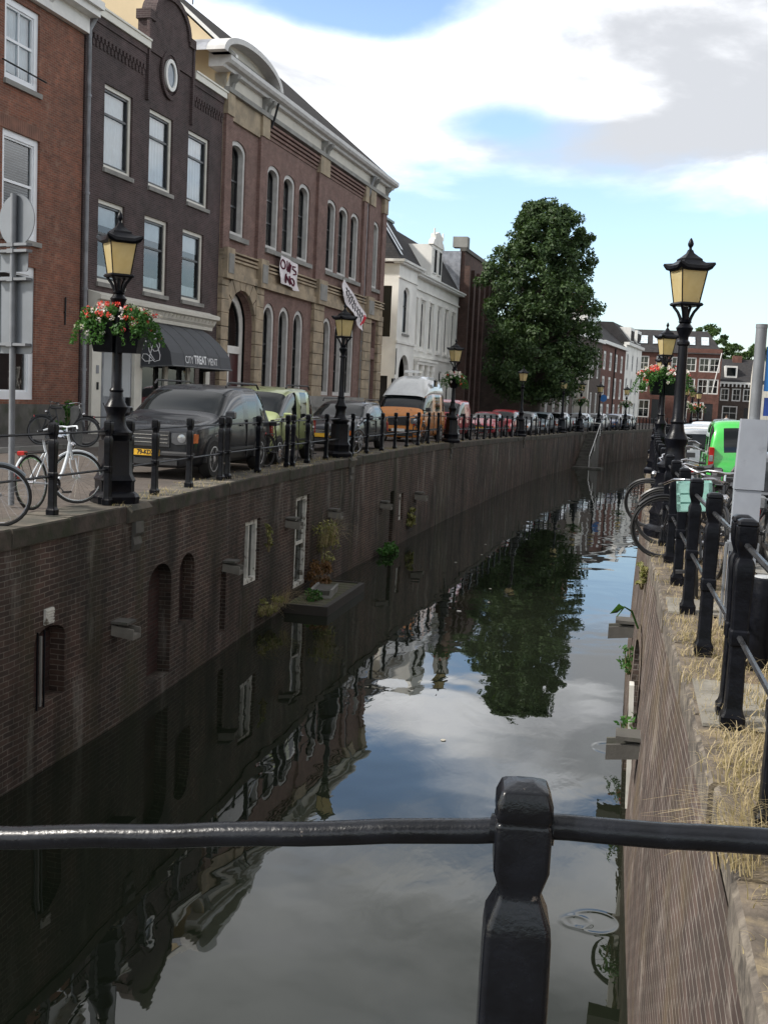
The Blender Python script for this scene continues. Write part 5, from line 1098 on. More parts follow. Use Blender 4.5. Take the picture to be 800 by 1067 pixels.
# ---- bollards, road signs, cabinets
def bollard(loc, h, r_, label, m, top=None):
    r = empty('bollard', loc, 0, label, 'bollard'); mb = MB(); mb.lathe([(r_ * .95, 0), (r_, .02), (r_, h - .04), (r_ * .97, h - .01), (r_ * .8, h)] if not top else [(r_ * 1.05, 0), (r_, .05), (r_, h - .1), (r_ * .9, h - .04), (r_ * .5, h)], 16); mb.build('shaft', m, r, smooth=35)
    if not top: mb = MB(); mb.lathe([(r_ * .82, h - .002), (r_ * .8, h + .006)], 16); mb.build('cap', mat('pale_cap', (.4, .41, .42), .5), r)
    return r
bollard((.95, 7.55, -.01), .62, .085, 'stout black bollard with a pale flat top behind the paired posts', M_black)
bollard((-13.35, 25.2, .08), .98, .15, 'grey stone bollard on the pavement in front of the red brick house', mat('bollard_stone', (.13, .13, .125), .9, bstr=.3), True)
M_signback = mat('grey_sign_back', (.17, .185, .205), .5, .3, var=.12, scale=2)
M_pole = mat('galvanised_pole', (.17, .18, .195), .55, .2, var=.15, scale=5, bstr=.1)
sg = empty('road_sign', (-7.93, 13.2, 0), radians(-18), 'grey backs of road signs on a pole: a round one over two rectangular ones', 'road sign')
mb = MB(); mb.tube([(.02, 0, 0), (0, 0, 4.05)], .04, 10); mb.build('pole', M_pole, sg, smooth=True)
def plate(nm, x0, z0, x1, z1, bev=.04):
    pts = []
    for (cx_, cz, a0) in ((x1 - bev, z0 + bev, -pi / 2), (x1 - bev, z1 - bev, 0), (x0 + bev, z1 - bev, pi / 2), (x0 + bev, z0 + bev, pi)):
        pts += [(cx_ + bev * cos(a0 + k * pi / 8), cz + bev * sin(a0 + k * pi / 8)) for k in range(5)]
    mb = MB(); mb.prism(pts, 'y', .05, .062)
    mb.prism([(x0 + .012, z0 + .03), (x0 + .03, z0 + .03), (x0 + .03, z1 - .03), (x0 + .012, z1 - .03)], 'y', .035, .05); return mb.build(nm, M_signback, sg)
mb = MB(); mb.prism(ell(.0, 3.72, .33, .33, 28), 'y', .05, .062); mb.prism([(-.008, 3.4), (.008, 3.4), (.008, 4.04), (-.008, 4.04)], 'y', .04, .05); mb.build('round_plate', M_signback, sg)
plate('small_plate', -.34, 3.06, .22, 3.33); plate('large_plate', -.32, 2.0, .32, 3.0)
build_each('clamp', M_pole, sg, [lambda mb, z=z: (mb.box(-.3, -.05, z, .3, .05, z + .035), mb.box(-.055, -.06, z - .01, .055, .06, z + .045)) for z in (3.38, 3.3, 2.94, 2.1)])
# parking sign post with grey box on the near bank
ps = empty('sign_post', (.955, 9.0, -.32), 0, 'grey post with a boxed-in panel and blue sign on the near bank', 'sign post')
mb = MB(); mb.tube([(.0, 0, 1.9), (.0, 0, 2.66)], .042, 14); mb.lathe([(.045, 2.65), (.045, 2.68)], 12); mb.build('pole', M_pole, ps, smooth=35)
mb = MB(); mb.prism([(-.11, .0), (.09, .0), (.09, 1.40), (-.11, 1.40)], 'y', -.06, .06); mb.prism([(-.115, 1.405), (.105, 1.405), (.105, 1.95), (-.10, 1.95)], 'y', -.07, .065); mb.build('panel_box', mat('pale_grey_panel', (.27, .29, .33), .5, var=.14, scale=3, spots=(.18, .19, .21), spot_scale=5, spot_lo=.6, spot_hi=.75), ps)
mb = MB(); mb.prism([(-.125, .92), (.105, .92), (.105, .99), (-.125, .99)], 'y', -.08, .07); mb.prism([(-.145, .0), (-.13, 0), (-.13, .98), (-.145, .98)], 'y', -.08, .0); mb.build('strap', M_pole, ps)
M_blue = mat('blue_sign', (.015, .14, .42), .35, var=.05)
mb = MB(); mb.box(.05, -.02, 2.17, .62, .0, 2.51); mb.build('blue_plate', M_blue, ps); mb = MB(); mb.box(.06, -.02, 1.98, .62, .0, 2.12); mb.build('blue_plate', mat('deep_blue_sign', (.015, .05, .25), .35), ps)
mb = MB(); mb.box(.09, -.024, 2.42, .5, -.0205, 2.45); mb.build('white_stripe', M_white, ps)
mb = MB(); mb.box(.03, -.01, 2.22, .06, .01, 2.25); mb.box(.03, -.01, 2.42, .06, .01, 2.45); mb.build('bracket', M_pole, ps)
sn = empty('road_sign', (-2.1, 93.5, -.4), 0, 'small round blue traffic sign in front of the far houses', 'road sign'); mb = MB(); mb.tube([(0, 0, 0), (0, 0, 3)], .04, 6); mb.build('pole', M_pole, sn); mb = MB(); mb.prism(ell(0, 2.7, .3, .3, 14), 'y', -.05, -.03); mb.build('disc', M_blue, sn)
gc = empty('grey_board', (-7.28, 14.95, 0), 0, 'grey rectangular back of a sign on a pole behind the first lamp', 'board')  # back of a sign, on a pole of its own behind the lamp
mb = MB(); mb.prism([(-.21, 1.48), (.21, 1.48), (.21, 2.13), (-.21, 2.13)], 'y', -.02, .02); mb.build('panel', M_signback, gc); mb = MB(); mb.tube([(0, .03, 0), (0, .03, 2.1)], .025, 6); mb.build('leg', M_pole, gc)
# ================================================================== CARS
PAINTS = {}
M_head = mat('headlamp_glass', (.10, .105, .115), .06, .2, spec=.9)
def paint(name, c, metal=.3):
    if name in PAINTS: return PAINTS[name]
    m, ns, ls = _new(name); t = ns.new('ShaderNodeTexCoord'); f = _noise(ns, ls, t.outputs['Object'], 2.5, 5)
    so = ns.new('ShaderNodeSeparateXYZ'); ls.new(t.outputs['Object'], so.inputs[0])
    cc = _mix(ns, ls, f, tuple(x * .93 for x in c), tuple(min(1, x * 1.05) for x in c))
    dirt = _math(ns, ls, 'MULTIPLY', _noise(ns, ls, t.outputs['Object'], 5, 6, .6, .45, .7), .18 if sum(c) > .2 else .02); cc = _mix(ns, ls, dirt, cc, (.13, .12, .10))
    p = _bsdf(ns, ls, cc, _math(ns, ls, 'ADD', _math(ns, ls, 'MULTIPLY', f, .1), .26), metal, .5 if sum(c) > .2 else .25, coat=.8 if sum(c) > .2 else .45); p.inputs['Coat Roughness'].default_value = .025
    PAINTS[name] = m; return m
def subdivide_split(mb, mats, names, root, levels=2):
    me = D.meshes.new('tmp'); me.from_pydata(mb.v, [], mb.f)
    for m in mats: me.materials.append(m)
    me.polygons.foreach_set('material_index', mb.m); me.update()
    bm = bmesh.new(); bm.from_mesh(me); bmesh.ops.remove_doubles(bm, verts=bm.verts, dist=1e-4); bmesh.ops.dissolve_degenerate(bm, dist=1e-5, edges=bm.edges); bmesh.ops.recalc_face_normals(bm, faces=bm.faces); bm.to_mesh(me); bm.free()
    o = D.objects.new('tmp', me); COL.objects.link(o); md = o.modifiers.new('s', 'SUBSURF'); md.levels = levels; md.render_levels = levels
    bpy.context.view_layer.update(); me2 = D.meshes.new_from_object(o.evaluated_get(bpy.context.evaluated_depsgraph_get())); D.objects.remove(o)
    out = {}
    # split into one mesh per material and, for glass, per connected patch
    nv = [tuple(v.co) for v in me2.vertices]; byf = {}
    for p in me2.polygons: byf.setdefault(p.material_index, []).append(tuple(p.vertices))
    for mi, fs in byf.items():
        groups = [fs]
        if mi > 0:
            par = {}
            def find(x):
                while par.setdefault(x, x) != x: par[x] = par[par[x]]; x = par[x]
                return x
            for f in fs:
                for v in f[1:]: par[find(v)] = find(f[0])
            g = {}
            for f in fs: g.setdefault(find(f[0]), []).append(f)
            groups = list(g.values())
        for g in groups:
            idx = {}; vv = []; ff = []
            for f in g:
                r = []
                for v in f:
                    if v not in idx: idx[v] = len(vv); vv.append(nv[v])
                    r.append(idx[v])
                ff.append(tuple(r))
            m3 = D.meshes.new(names[mi]); m3.from_pydata(vv, [], ff); m3.materials.append(mats[mi]); m3.update()
            for p in m3.polygons: p.use_smooth = True
            ob = D.objects.new(names[mi], m3); COL.objects.link(ob); ob.parent = root; out.setdefault(mi, []).append(ob)
    return out
def make_car(loc, rz, label, p, cat='car', name='parked_car', L=4.4, W=1.76, H=1.45, belt=.92, hf=.70, hr=.92, cowl=1.0, rf=.35, rr=-1.55, tail=-1.95, tb=.9, wb=2.6, fo=.85, wr=.31, tumble=.80, plate_txt=None, rails=False, lights='wide', bumper=None, plate_col=None, wagon=True, levels=2, red_top=False, wins=(.12,), mir=True, roof_m=None, glass_rear=True, detail=True, alloy=True, hub=None, hd=.42):
    """x forward. cowl/rf/rr/tail: x of windscreen foot, roof front, roof rear, tailgate foot"""
    r = empty(name, loc, rz, label, cat)
    w = W / 2; zb = .2
    st = []
    def hood(x, top, ww, z0=zb): st.append((x, z0, top, top, ww, ww * .9, 'h'))
    def cab(x, top, ww, wt, b=None): st.append((x, zb, b or belt, top, ww, wt, 'c'))
    F = L / 2; B = -L / 2
    hood(F, hf * .86, w * .80, .27); hood(F - .06, hf * .97, w * .90, .2); hood(F - hd, lerp(hf, hr, .42), w * .99); hood(lerp(F - hd, cowl, .6), lerp(hf, hr, .85), w)
    hood(cowl, hr, w)
    wt = w * tumble
    cab(rf, H - .035, w, wt * .97)
    xs = [rf - .04, rf - .08]
    span = rf - rr; n = 2 if span > 1.6 else 1
    pill = [rf - span * .40, rf - span * .80] if span > 1.9 else [rf - span * .5]
    glass_spans = []
    prev = rf
    for px in pill:
        cab(px + .05, H, w, wt); cab(px - .05, H, w, wt); glass_spans.append((prev, px + .05)); prev = px - .05
    cab(rr, H - .04, w * .99, wt * .96); glass_spans.append((prev, rr))
    cab(tail, tb + .02, w * .97, w * .84, tb - .01)
    st.append((B + .05, .24, tb - .1, tb - .1, w * .93, w * .86, 'h')); st.append((B, .32, tb * .78, tb * .78, w * .84, w * .76, 'h'))
    mb = MB(); rings = []
    for x, z0, b_, top, ww, wt_, kind in st:
        if kind == 'h': half = [(0, z0), (ww * .8, z0), (ww * .97, z0 + .1), (ww, lerp(z0, top, .5)), (ww * .975, top - .10), (ww * .94, top - .05), (ww * .86, top - .012), (ww * .55, top + .012), (0, top + .022)]
        else: half = [(0, z0), (ww * .8, z0), (ww * .97, z0 + .1), (ww, lerp(z0, b_, .55)), (ww * .965, b_), (lerp(ww * .965, wt_, .5) + .012, lerp(b_, top, .52)), (wt_, top - .075), (wt_ * .86, top - .012), (0, top + .015)]
        rings.append([(x, y, z) for y, z in half] + [(x, -y, z) for y, z in half[-2:0:-1]])
    n = 16
    for ring in rings: mb.v += ring
    def isglass(i, k):
        a, b_ = st[i], st[i + 1]; kk = k if k < 8 else 15 - k
        x0, x1 = a[0], b_[0]
        if a[6] == 'h' and b_[6] == 'c': return 1 if kk in (6, 7) else (2 if kk in (4, 5) else 0)
        if a[6] == 'c' and b_[6] == 'c':
            if b_[0] == tail: return 3 if kk in ((6, 7) if not red_top else (7,)) and glass_rear else 0
            if abs(x0 - x1) < .11: return 0
            return 2 if kk in (4, 5) and st.index(b_) - 5 <= 20 else 0
        return 0
    gs = [None] * (len(st) - 1)
    for i in range(len(st) - 1):
        for k in range(n):
            g = isglass(i, k)
            if g == 2 and wins is None and st[i + 1][0] < pill[0]: g = 0
            mb.f.append((i * n + k, i * n + (k + 1) % n, (i + 1) * n + (k + 1) % n, (i + 1) * n + k)); mb.m.append(g)
    mb.f.append(tuple(range(n - 1, -1, -1))); mb.m.append(0); e = (len(st) - 1) * n; mb.f.append(tuple(e + k for k in range(n))); mb.m.append(0)
    out = subdivide_split(mb, [p, M_cglass, M_cglass, M_cglass], ['body', 'windscreen', 'side_window', 'rear_window'], r, levels)
    # wheels
    fx = F - fo; rx = fx - wb
    for x in (fx, rx):
        for s in (-1, 1):
            m2 = MB(); arc = [(x + (wr + .055) * cos(t), wr + (wr + .055) * sin(t)) for t in [pi * k / 14 - .12 for k in range(16)]]; arc = [(x - .33, .2), (x + .33, .2)] if 0 else arc
            m2.prism([(q[0], q[1]) for q in arc], 'y', s * (w - .25), s * (w + .006)); m2.build('wheel_arch', M_trim, r)
            wm = MB(); R = wr; prof = [(R * .62, -.10), (R * .93, -.105), (R, -.07), (R, .07), (R * .93, .105), (R * .66, .10)]
            wm.lathe(prof, 22); Mx = Matrix.Translation((x, s * (w - .085), wr)) @ Matrix.Rotation(-s * pi / 2, 4, 'X'); wm.xf(Mx); wh = wm.build('wheel', M_rubber, r, smooth=40)
            if detail:
                hm = MB(); hm.lathe([(R * .66, .06), (R * .66, .102), (R * .60, .104), (R * .58, .07), (.001, .06)], 20)
                if alloy:
                    for k in range(6):
                        a = k * pi / 3
                        o_ = len(hm.v); hm.box(.03, -.022, .075, R * .62, .022, .1); hm.xf(Matrix.Rotation(a, 4, 'Z'), o_)
                    hm.lathe([(.06, .07), (.055, .108)], 10)
                else: hm.lathe([(R * .55, .07), (R * .5, .095), (.05, .105)], 18)
                hm.xf(Mx); hm.build('rim', hub or M_alloy, wh, smooth=30)
    # front
    fz = hf
    g = MB(); g.box(F - .02, -w * .46, fz * .60, F + .022, w * .46, fz * .90, .012); g.box(F - .02, -w * .62, .26, F + .02, w * .62, .40, .012); g.build('grille', M_trim, r)
    if detail:
        g = MB(); [g.box(F + .02, -w * .43, z, F + .03, w * .43, z + .012) for z in (fz * .68, fz * .75, fz * .82)]; g.build('grille_bar', M_chrome if lights != 'van' else M_trim, r)
        g = MB(); g.box(F - .12, -w * .92, .42, F + .035, w * .92, .52, .03); g.build('bumper', bumper or M_trim, r)
    for s in (-1, 1):
        h_ = MB(); y0, y1 = s * w * .50, s * w * .88; h_.prism([(y0, fz * .70), (lerp(y0, y1, .2), fz * .66), (lerp(y0, y1, .85), fz * .68), (y1, fz * .75), (y1, fz * .86), (lerp(y0, y1, .8), fz * .90), (y0, fz * .87)], 'x', F - .16, F + .012)
        hh = h_.build('headlight', M_head, r); h_ = MB(); h_.lathe([(.075, 0), (.078, .012), (.03, .016), (.001, .016)], 14); h_.xf(Matrix.Translation((F + .004, s * w * .70, fz * .78)) @ Matrix.Rotation(pi / 2, 4, 'Y')); h_.build('reflector', M_lens, hh); h_ = MB(); h_.prism([(s * w * .83, fz * .67), (s * w * .93, fz * .70), (s * w * .93, fz * .86), (s * w * .83, fz * .88)], 'x', F - .26, F + .0); h_.build('indicator', M_orange_l, hh)
        t = MB(); q_ = .70 if not red_top else .84; t.box(B - .012, min(s * w * q_, s * w * .96), tb * (.62 if not red_top else .72), B + .16, max(s * w * q_, s * w * .96), tb * .95 if not red_top else min(H * .72, 1.22), .01); tl_ = t.build('tail_light', M_red, r)
        if red_top: t = MB(); zz = tb * .72 + .2; t.box(B - .018, min(s * w * .86, s * w * .95), zz, B - .005, max(s * w * .86, s * w * .95), zz + .13, .004); t.build('reversing_light', M_lens, tl_)
        if mir:
            m_ = MB(); m_.box(cowl - .28, min(s * (w + .02), s * (w + .2)), belt + .0, cowl - .16, max(s * (w + .02), s * (w + .2)), belt + .15, .025); m_.box(cowl - .22, min(s * (w - .08), s * (w + .04)), belt + .02, cowl - .17, max(s * (w - .08), s * (w + .04)), belt + .06); mo = m_.build('wing_mirror', M_trim if lights != 'body' else p, r)
            m_ = MB(); m_.box(cowl - .287, min(s * (w + .04), s * (w + .185)), belt + .02, cowl - .281, max(s * (w + .04), s * (w + .185)), belt + .13); m_.build('mirror_glass', M_lens, mo)
        if detail:
            d_ = MB(); [d_.box(x - .08, s * w * .985 - .012, belt - .16, x + .08, s * w * .985 + .02, belt - .13) for x in (rf - .55, rf - 1.45)[:2 if span > 1.9 else 1]]; d_.build('door_handle', M_trim, r)
            d_ = MB(); [d_.box(x - .006, s * (w - .03), .32, x + .006, s * (w + .004), belt - .03) for x in ([cowl - .12] + pill)]; d_.box(rx + wr + .1, s * (w - .03), .5, fx - wr - .1, s * (w + .014), .545) if 1 else 0; d_.build('side_trim', M_trim, r)
    pl = MB(); pl.box(F + .02, -.26, .43, F + .042, .26, .54); po = pl.build('number_plate', plate_col or M_plate, r)
    pl = MB(); pl.box(B - .035, -.26, .46, B - .005, .26, .57); pl.build('number_plate', M_plate, r)
    if plate_txt:
        M = Matrix.Translation((F + .044, 0, .452)) @ Matrix(((0, 0, 1, 0), (1, 0, 0, 0), (0, 1, 0, 0), (0, 0, 0, 1)))
        text_mesh(plate_txt, .115, M_ink, po, M, 'plate_number', .004, 'CENTER', .001, .85)
    if rails:
        m_ = MB()
        for s in (-1, 1): m_.tube([(rf - .1, s * wt * .93, H - .03), (rf - .2, s * wt * .93, H + .05), (rr + .2, s * wt * .93, H + .05), (rr + .05, s * wt * .93, H - .04)], .022, 6)
        m_.build('roof_rail', M_trim, r, smooth=True)
    if detail:
        m_ = MB(); m_.tube([(cowl + .0, -.1, hr + .03), (cowl - .2, -.55, hr + .12)], .01, 4); m_.tube([(cowl + .0, .45, hr + .03), (cowl - .2, -.05, hr + .12)], .01, 4); m_.build('wiper', M_trim, r)
    return r
def carpos(Lf, off, y, far=True):
    x = Lf(y) + off; a = atan2(y + 1 - (y - 1), (Lf(y + 1) - Lf(y - 1))); z = gz(y) - .03 if far else rz_(y)
    return (x, y, z), a
def far_car(yf, L, W, label, pt, off=.95, **k):
    """nose towards the camera at yf on the far bank; off = gap between quay edge and car side"""
    y = yf + L / 2; loc, a = carpos(Lx, -(off + W / 2), y)
    return make_car(loc, a + pi, label, pt, L=L, W=W, **k)
def near_car(yr, L, W, label, pt, off=1.25, **k):
    y = yr + L / 2; loc, a = carpos(Rx, off + W / 2, y, False)
    return make_car(loc, a, label, pt, L=L, W=W, **k)
P_char = paint('charcoal_paint', (.016, .018, .023), .1); P_lime = paint('lime_green_paint', (.40, .46, .20)); P_dk = paint('midnight_blue_paint', (.008, .010, .016), .1); P_org = paint('orange_paint', (.72, .25, .035), 0)
P_hood = paint('off_white_paint', (.72, .73, .72), 0); P_red = paint('crimson_paint', (.50, .02, .045), .1); P_pink = paint('faded_red_paint', (.52, .05, .08), .1); P_silv = paint('silver_paint', (.50, .52, .54)); P_ice = paint('pale_blue_paint', (.48, .56, .62)); P_blu = paint('dark_blue_paint', (.03, .06, .16))
P_grn = paint('bright_green_paint', (.05, .46, .07), 0); P_gr = paint('mid_grey_paint', (.17, .18, .19)); P_blk = paint('black_paint', (.014, .015, .018))
VAN = dict(belt=1.05, hf=.86, hr=1.12, cowl=1.28, rf=.55, tumble=.90, wr=.31)
far_car(18.7, 4.8, 1.92, 'charcoal station car with roof rails and yellow number plate beside the first lamp', P_char, off=.62, H=1.76, belt=1.12, hf=.98, hr=1.14, cowl=1.12, rf=.42, rr=-1.80, tail=-2.22, tb=1.05, wb=2.86, fo=.9, wr=.37, tumble=.84, plate_txt='79-KDX', rails=True, levels=3, lights='body', name='parked_car')
far_car(23.9, 4.15, 1.72, 'lime green high-roofed small van behind the charcoal car', P_lime, off=.85, cat='van', name='parked_van', H=1.80, rr=-1.75, tail=-1.98, tb=1.05, wb=2.7, fo=.75, rails=True, **VAN, lights='body')
far_car(31.0, 4.5, 1.78, 'dark blue estate car with roof bars behind the plain lamp, facing the camera', P_dk, off=.7, H=1.50, belt=.95, hf=.75, hr=.97, cowl=1.0, rf=.3, rr=-1.75, tail=-2.1, wb=2.65, rails=True)
# camper
cp = far_car(41.0, 4.55, 1.85, 'orange camper van with a tall white roof extension', P_org, off=.75, cat='camper van', name='camper_van', H=1.98, belt=1.22, hf=1.10, hr=1.22, cowl=2.12, rf=1.62, rr=-1.95, tail=-2.15, tb=1.2, wb=2.46, fo=1.0, wr=.32, tumble=.92, hd=.11, rails=False, lights='van', bumper=M_trim, alloy=False, plate_col=mat('white_plate', (.7, .7, .68), .5))
mb = MB(); secs = [(1.72, 1.80, .82, .62), (1.55, 2.02, .84, .64), (1.0, 2.42, .85, .64), (.35, 2.62, .85, .64), (-1.8, 2.62, .85, .64), (-2.0, 2.45, .83, .62), (-2.08, 1.75, .82, .62)]
for x, zt, wl_, wt_ in secs: mb.v += [(x, y, z) for y, z in ((-wl_, 1.70), (-wl_ - .01, lerp(1.7, zt, .35)), (-wt_ - .04, lerp(1.7, zt, .86)), (-wt_ * .7, zt), (wt_ * .7, zt), (wt_ + .04, lerp(1.7, zt, .86)), (wl_ + .01, lerp(1.7, zt, .35)), (wl_, 1.70))]
for i in range(6):
    for k in range(8): mb.f.append((i * 8 + k, i * 8 + (k + 1) % 8, i * 8 + 8 + (k + 1) % 8, i * 8 + 8 + k)); mb.m.append(0)
ht = subdivide_split(mb, [P_hood], ['high_roof'], cp, 2)[0][0]
mb = MB(); [mb.prism([(-.2, 2.18), (.18, 2.18), (.2, 2.44), (-.14, 2.46)], 'y', s * .86 - .03, s * .86 + .045) for s in (-1, 1)]; mb.build('roof_window', M_cglass, ht)
mb = MB(); mb.prism([(-.05, 2.69), (.5, 2.69), (.45, 2.78), (0, 2.80)], 'y', -.3, .3); mb.build('roof_vent', P_hood, ht)
mb = MB(); [mb.box(x, s * .905 - .01, 1.27, x + .42, s * .905 + .008, 1.72) for s in (-1, 1) for x in (1.0, .1)]; 
far_car(48.2, 4.1, 1.72, 'red high-roofed van right behind the basket lamp past the camper', P_red, off=.9, cat='van', name='parked_van', H=1.80, rr=-1.75, tail=-1.95, tb=1.0, wb=2.69, fo=.75, **VAN, wins=None)
far_car(59.0, 4.0, 1.68, 'low faded red car next to the red van', P_pink, off=.9, H=1.36, rr=-1.3, tail=-1.75, levels=1)
far_car(65.0, 4.3, 1.74, 'dark red hatchback with large pale windscreen between the low red car and the silver cars', P_red, off=1.0, H=1.55, belt=.98, rr=-1.6, tail=-1.95, levels=1)
far_car(71.3, 4.2, 1.74, 'silver hatchback first in the line of pale cars, between two plain lamps', P_silv, off=1.0, H=1.5, rr=-1.6, tail=-1.95, levels=1)
far_car(77.3, 4.4, 1.74, 'pale blue-grey car under the tree, second in the pale line', P_ice, off=1.0, H=1.46, rr=-1.6, tail=-1.95, levels=1)
far_car(83.2, 4.4, 1.74, 'silver estate car half hidden by railings under the tree edge', P_silv, off=1.0, H=1.48, levels=1, detail=False)
far_car(89.0, 4.3, 1.74, 'pale car beyond the thin plain lamp at the crown edge', P_ice, off=.9, H=1.46, levels=1, detail=False)
far_car(94.5, 4.3, 1.74, 'light silver car before the red-brown shuttered house', P_silv, off=.9, H=1.46, levels=1, detail=False)
far_car(100.0, 4.3, 1.74, 'dark blue car near the stairs at the far bend', P_blu, off=.8, H=1.45, levels=1, detail=False)
far_car(105.5, 4.3, 1.74, 'last pale car of the far bank before the white house', P_ice, off=.8, H=1.45, levels=1, detail=False)
# near bank
near_car(9.9, 4.3, 1.76, 'dark grey car cut off by the picture edge, only its front wheel and mirror showing', P_gr, off=1.2, H=1.46, wr=.32, levels=2, lights='body')
near_car(15.6, 4.5, 1.78, 'black car parked between the green van and the nearest grey car', P_blk, off=1.20, H=1.42, rr=-1.5, tail=-2.0, levels=2)
near_car(24.2, 4.1, 1.72, 'bright green high-roofed van seen from behind beyond the grey post', P_grn, off=1.22, cat='van', name='parked_van', H=1.80, rr=-1.85, tail=-1.98, tb=1.0, wb=2.7, fo=.75, red_top=True, **VAN, levels=2)
near_car(29.6, 4.5, 1.76, 'silver estate car with red rear lamp just beyond the green van', P_silv, off=.55, H=1.48, rr=-1.9, tail=-2.1, levels=1, red_top=True)
near_car(35.5, 4.4, 1.76, 'white estate car third along beyond the green van', P_hood, off=.75, H=1.46, rr=-1.8, tail=-2.05, levels=1)
near_car(42, 4.4, 1.76, 'pale silver car fourth along beyond the green van', P_silv, off=.9, H=1.46, levels=1, detail=False)
near_car(49, 4.4, 1.76, 'white car roof showing above the green van roofline', P_hood, off=1.3, H=1.5, levels=1, detail=False)
near_car(78, 4.5, 1.8, 'black estate car crossing the square before the cottage', P_blk, off=2.3, H=1.65, levels=1, detail=False)
near_car(86, 4.2, 1.76, 'small red car at the far side of the square', P_red, off=3.4, H=1.4, levels=1, detail=False)
# ================================================================== BICYCLES
M_drim = mat('dark_rim', (.09, .09, .095), .35, .6)
def make_bike(loc, rz, label, fm, lean=0, fwd='swept', crate=None, rack=False, coat=None, steer=0, bars_m=None, tyre_m=None, thick=1.0, red=False, spokes=22):
    r = empty('bicycle', loc, rz, label, 'bicycle'); r.rotation_euler = (radians(lean), 0, rz); R = .345
    for x, nm in ((-.54, 'wheel'), (.54, 'wheel')):
        Mw = Matrix.Translation((x, 0, R)) @ Matrix.Rotation(steer if x > 0 else 0, 4, 'Z')
        t = MB(); t.tube([(R * cos(a), 0, R * sin(a)) for a in [2 * pi * k / 32 for k in range(32)]], .018 * thick, 6, closed=True); t.xf(Mw); w = t.build('wheel', tyre_m or M_rubber, r, smooth=True)
        t = MB(); t.tube([((R - .025) * cos(a), 0, (R - .025) * sin(a)) for a in [2 * pi * k / 32 for k in range(32)]], .010, 5, closed=True)
        t.tube([(0, -.04, 0), (0, .04, 0)], .022, 8)
        for k in range(spokes): a = 2 * pi * k / spokes; t.tube([(0, .02 * (-1) ** k, 0), ((R - .03) * cos(a), 0, (R - .03) * sin(a))], .0016 * thick, 3, cap=False)
        t.xf(Mw); t.build('rim', M_chrome if fm is not M_bb else M_drim, w)
        f = MB(); f0, f1 = (.25, 2.6) if x < 0 else (.7, 2.2); f.tube([((R + .028) * cos(a), 0, (R + .028) * sin(a)) for a in [f0 + (f1 - f0) * k / 12 for k in range(13)]], .017 * thick, 5); f.xf(Mw); f.build('mudguard', fm, w, smooth=True)
    f = MB(); T = .017 * thick; hb = (.40, 0, .86); bb = (-.05, 0, .29); st_ = (-.2, 0, .80)
    f.tube([hb, (.36, 0, .70), (.2, 0, .45), (.08, 0, .34), bb], [T, T * 1.3, T * 1.3, T * 1.2, T], 7); f.tube([bb, st_, (-.225, 0, .90)], T, 7)
    for s in (-1, 1): f.tube([(-.54, s * .05, R), (bb[0], s * .03, bb[2])], T * .6, 5); f.tube([(-.54, s * .05, R), (-.19, s * .02, .72)], T * .6, 5)
    f.tube([(.37, 0, .94), (.40, 0, .84), (.44, 0, .66), (.46, 0, .6)], T, 7)
    for s in (-1, 1): f.tube([(.46, s * .045, .62), (.48, s * .05, .5), (.54, s * .05, R)], T * .7, 5)
    f.build('frame', fm, r, smooth=True)
    h = MB(); h.tube([(.36, 0, .92), (.35, 0, 1.04)], .012, 6)
    pts = [(.10, -.30, 1.00), (.18, -.27, 1.01), (.33, -.17, 1.06), (.38, -.08, 1.06), (.36, 0, 1.05), (.38, .08, 1.06), (.33, .17, 1.06), (.18, .27, 1.01), (.10, .30, 1.00)]
    h.tube(pts, .012 * thick, 7); ho = h.build('handlebar', bars_m or M_chrome, r, smooth=True)
    h = MB(); h.tube([pts[0], pts[1]], .018, 6); h.tube([pts[-1], pts[-2]], .018, 6); h.build('grip', M_trim, ho)
    s_ = MB(); s_.prism([(-.13, .90), (.14, .92), (.13, .955), (0, .955), (-.12, .98)], 'y', -.055, .055)
    for i, v in enumerate(s_.v):
        if v[0] < -.05: s_.v[i] = (v[0] - .2, v[1] * 1.7, v[2])
        else: s_.v[i] = (v[0] - .2, v[1] * .6, v[2])
    s_.build('saddle', M_trim, r)
    c_ = MB(); c_.lathe([(.09, -.005), (.09, .005)], 14); c_.xf(Matrix.Translation((-.05, -.06, .29)) @ Matrix.Rotation(pi / 2, 4, 'X')); c_.tube([(-.05, -.07, .29), (.08, -.08, .18)], .01, 5); c_.tube([(-.05, .07, .29), (-.18, .08, .40)], .01, 5); co_ = c_.build('crank', M_chrome, r); build_each('pedal', M_trim, co_, [lambda mb: mb.box(.03, -.17, .165, .13, -.08, .19), lambda mb: mb.box(-.23, .08, .39, -.13, .17, .415)])
    k_ = MB(); k_.box(-.72, -.07, .72, -.28, .07, .735); [k_.tube([(-.7, s * .06, .73), (-.56, s * .06, .36)], .006, 4) for s in (-1, 1)]; k_.build('rear_rack', fm if not red else M_trim, r)
    if red: k_ = MB(); k_.box(-.74, -.05, .70, -.66, .05, .76, .01); k_.build('rear_lamp', M_red, r); k_ = MB(); k_.prism([(-.86, .42), (-.82, .40), (-.80, .55), (-.84, .57)], 'y', -.03, .03); k_.build('reflector', M_red, r)
    else: k_ = MB(); k_.box(-.75, -.03, .68, -.72, .03, .73); k_.build('rear_lamp', M_red, r)
    l_ = MB(); l_.sphere((.47, 0, .80), .045, 8); l_.build('front_lamp', M_chrome, r, smooth=True)
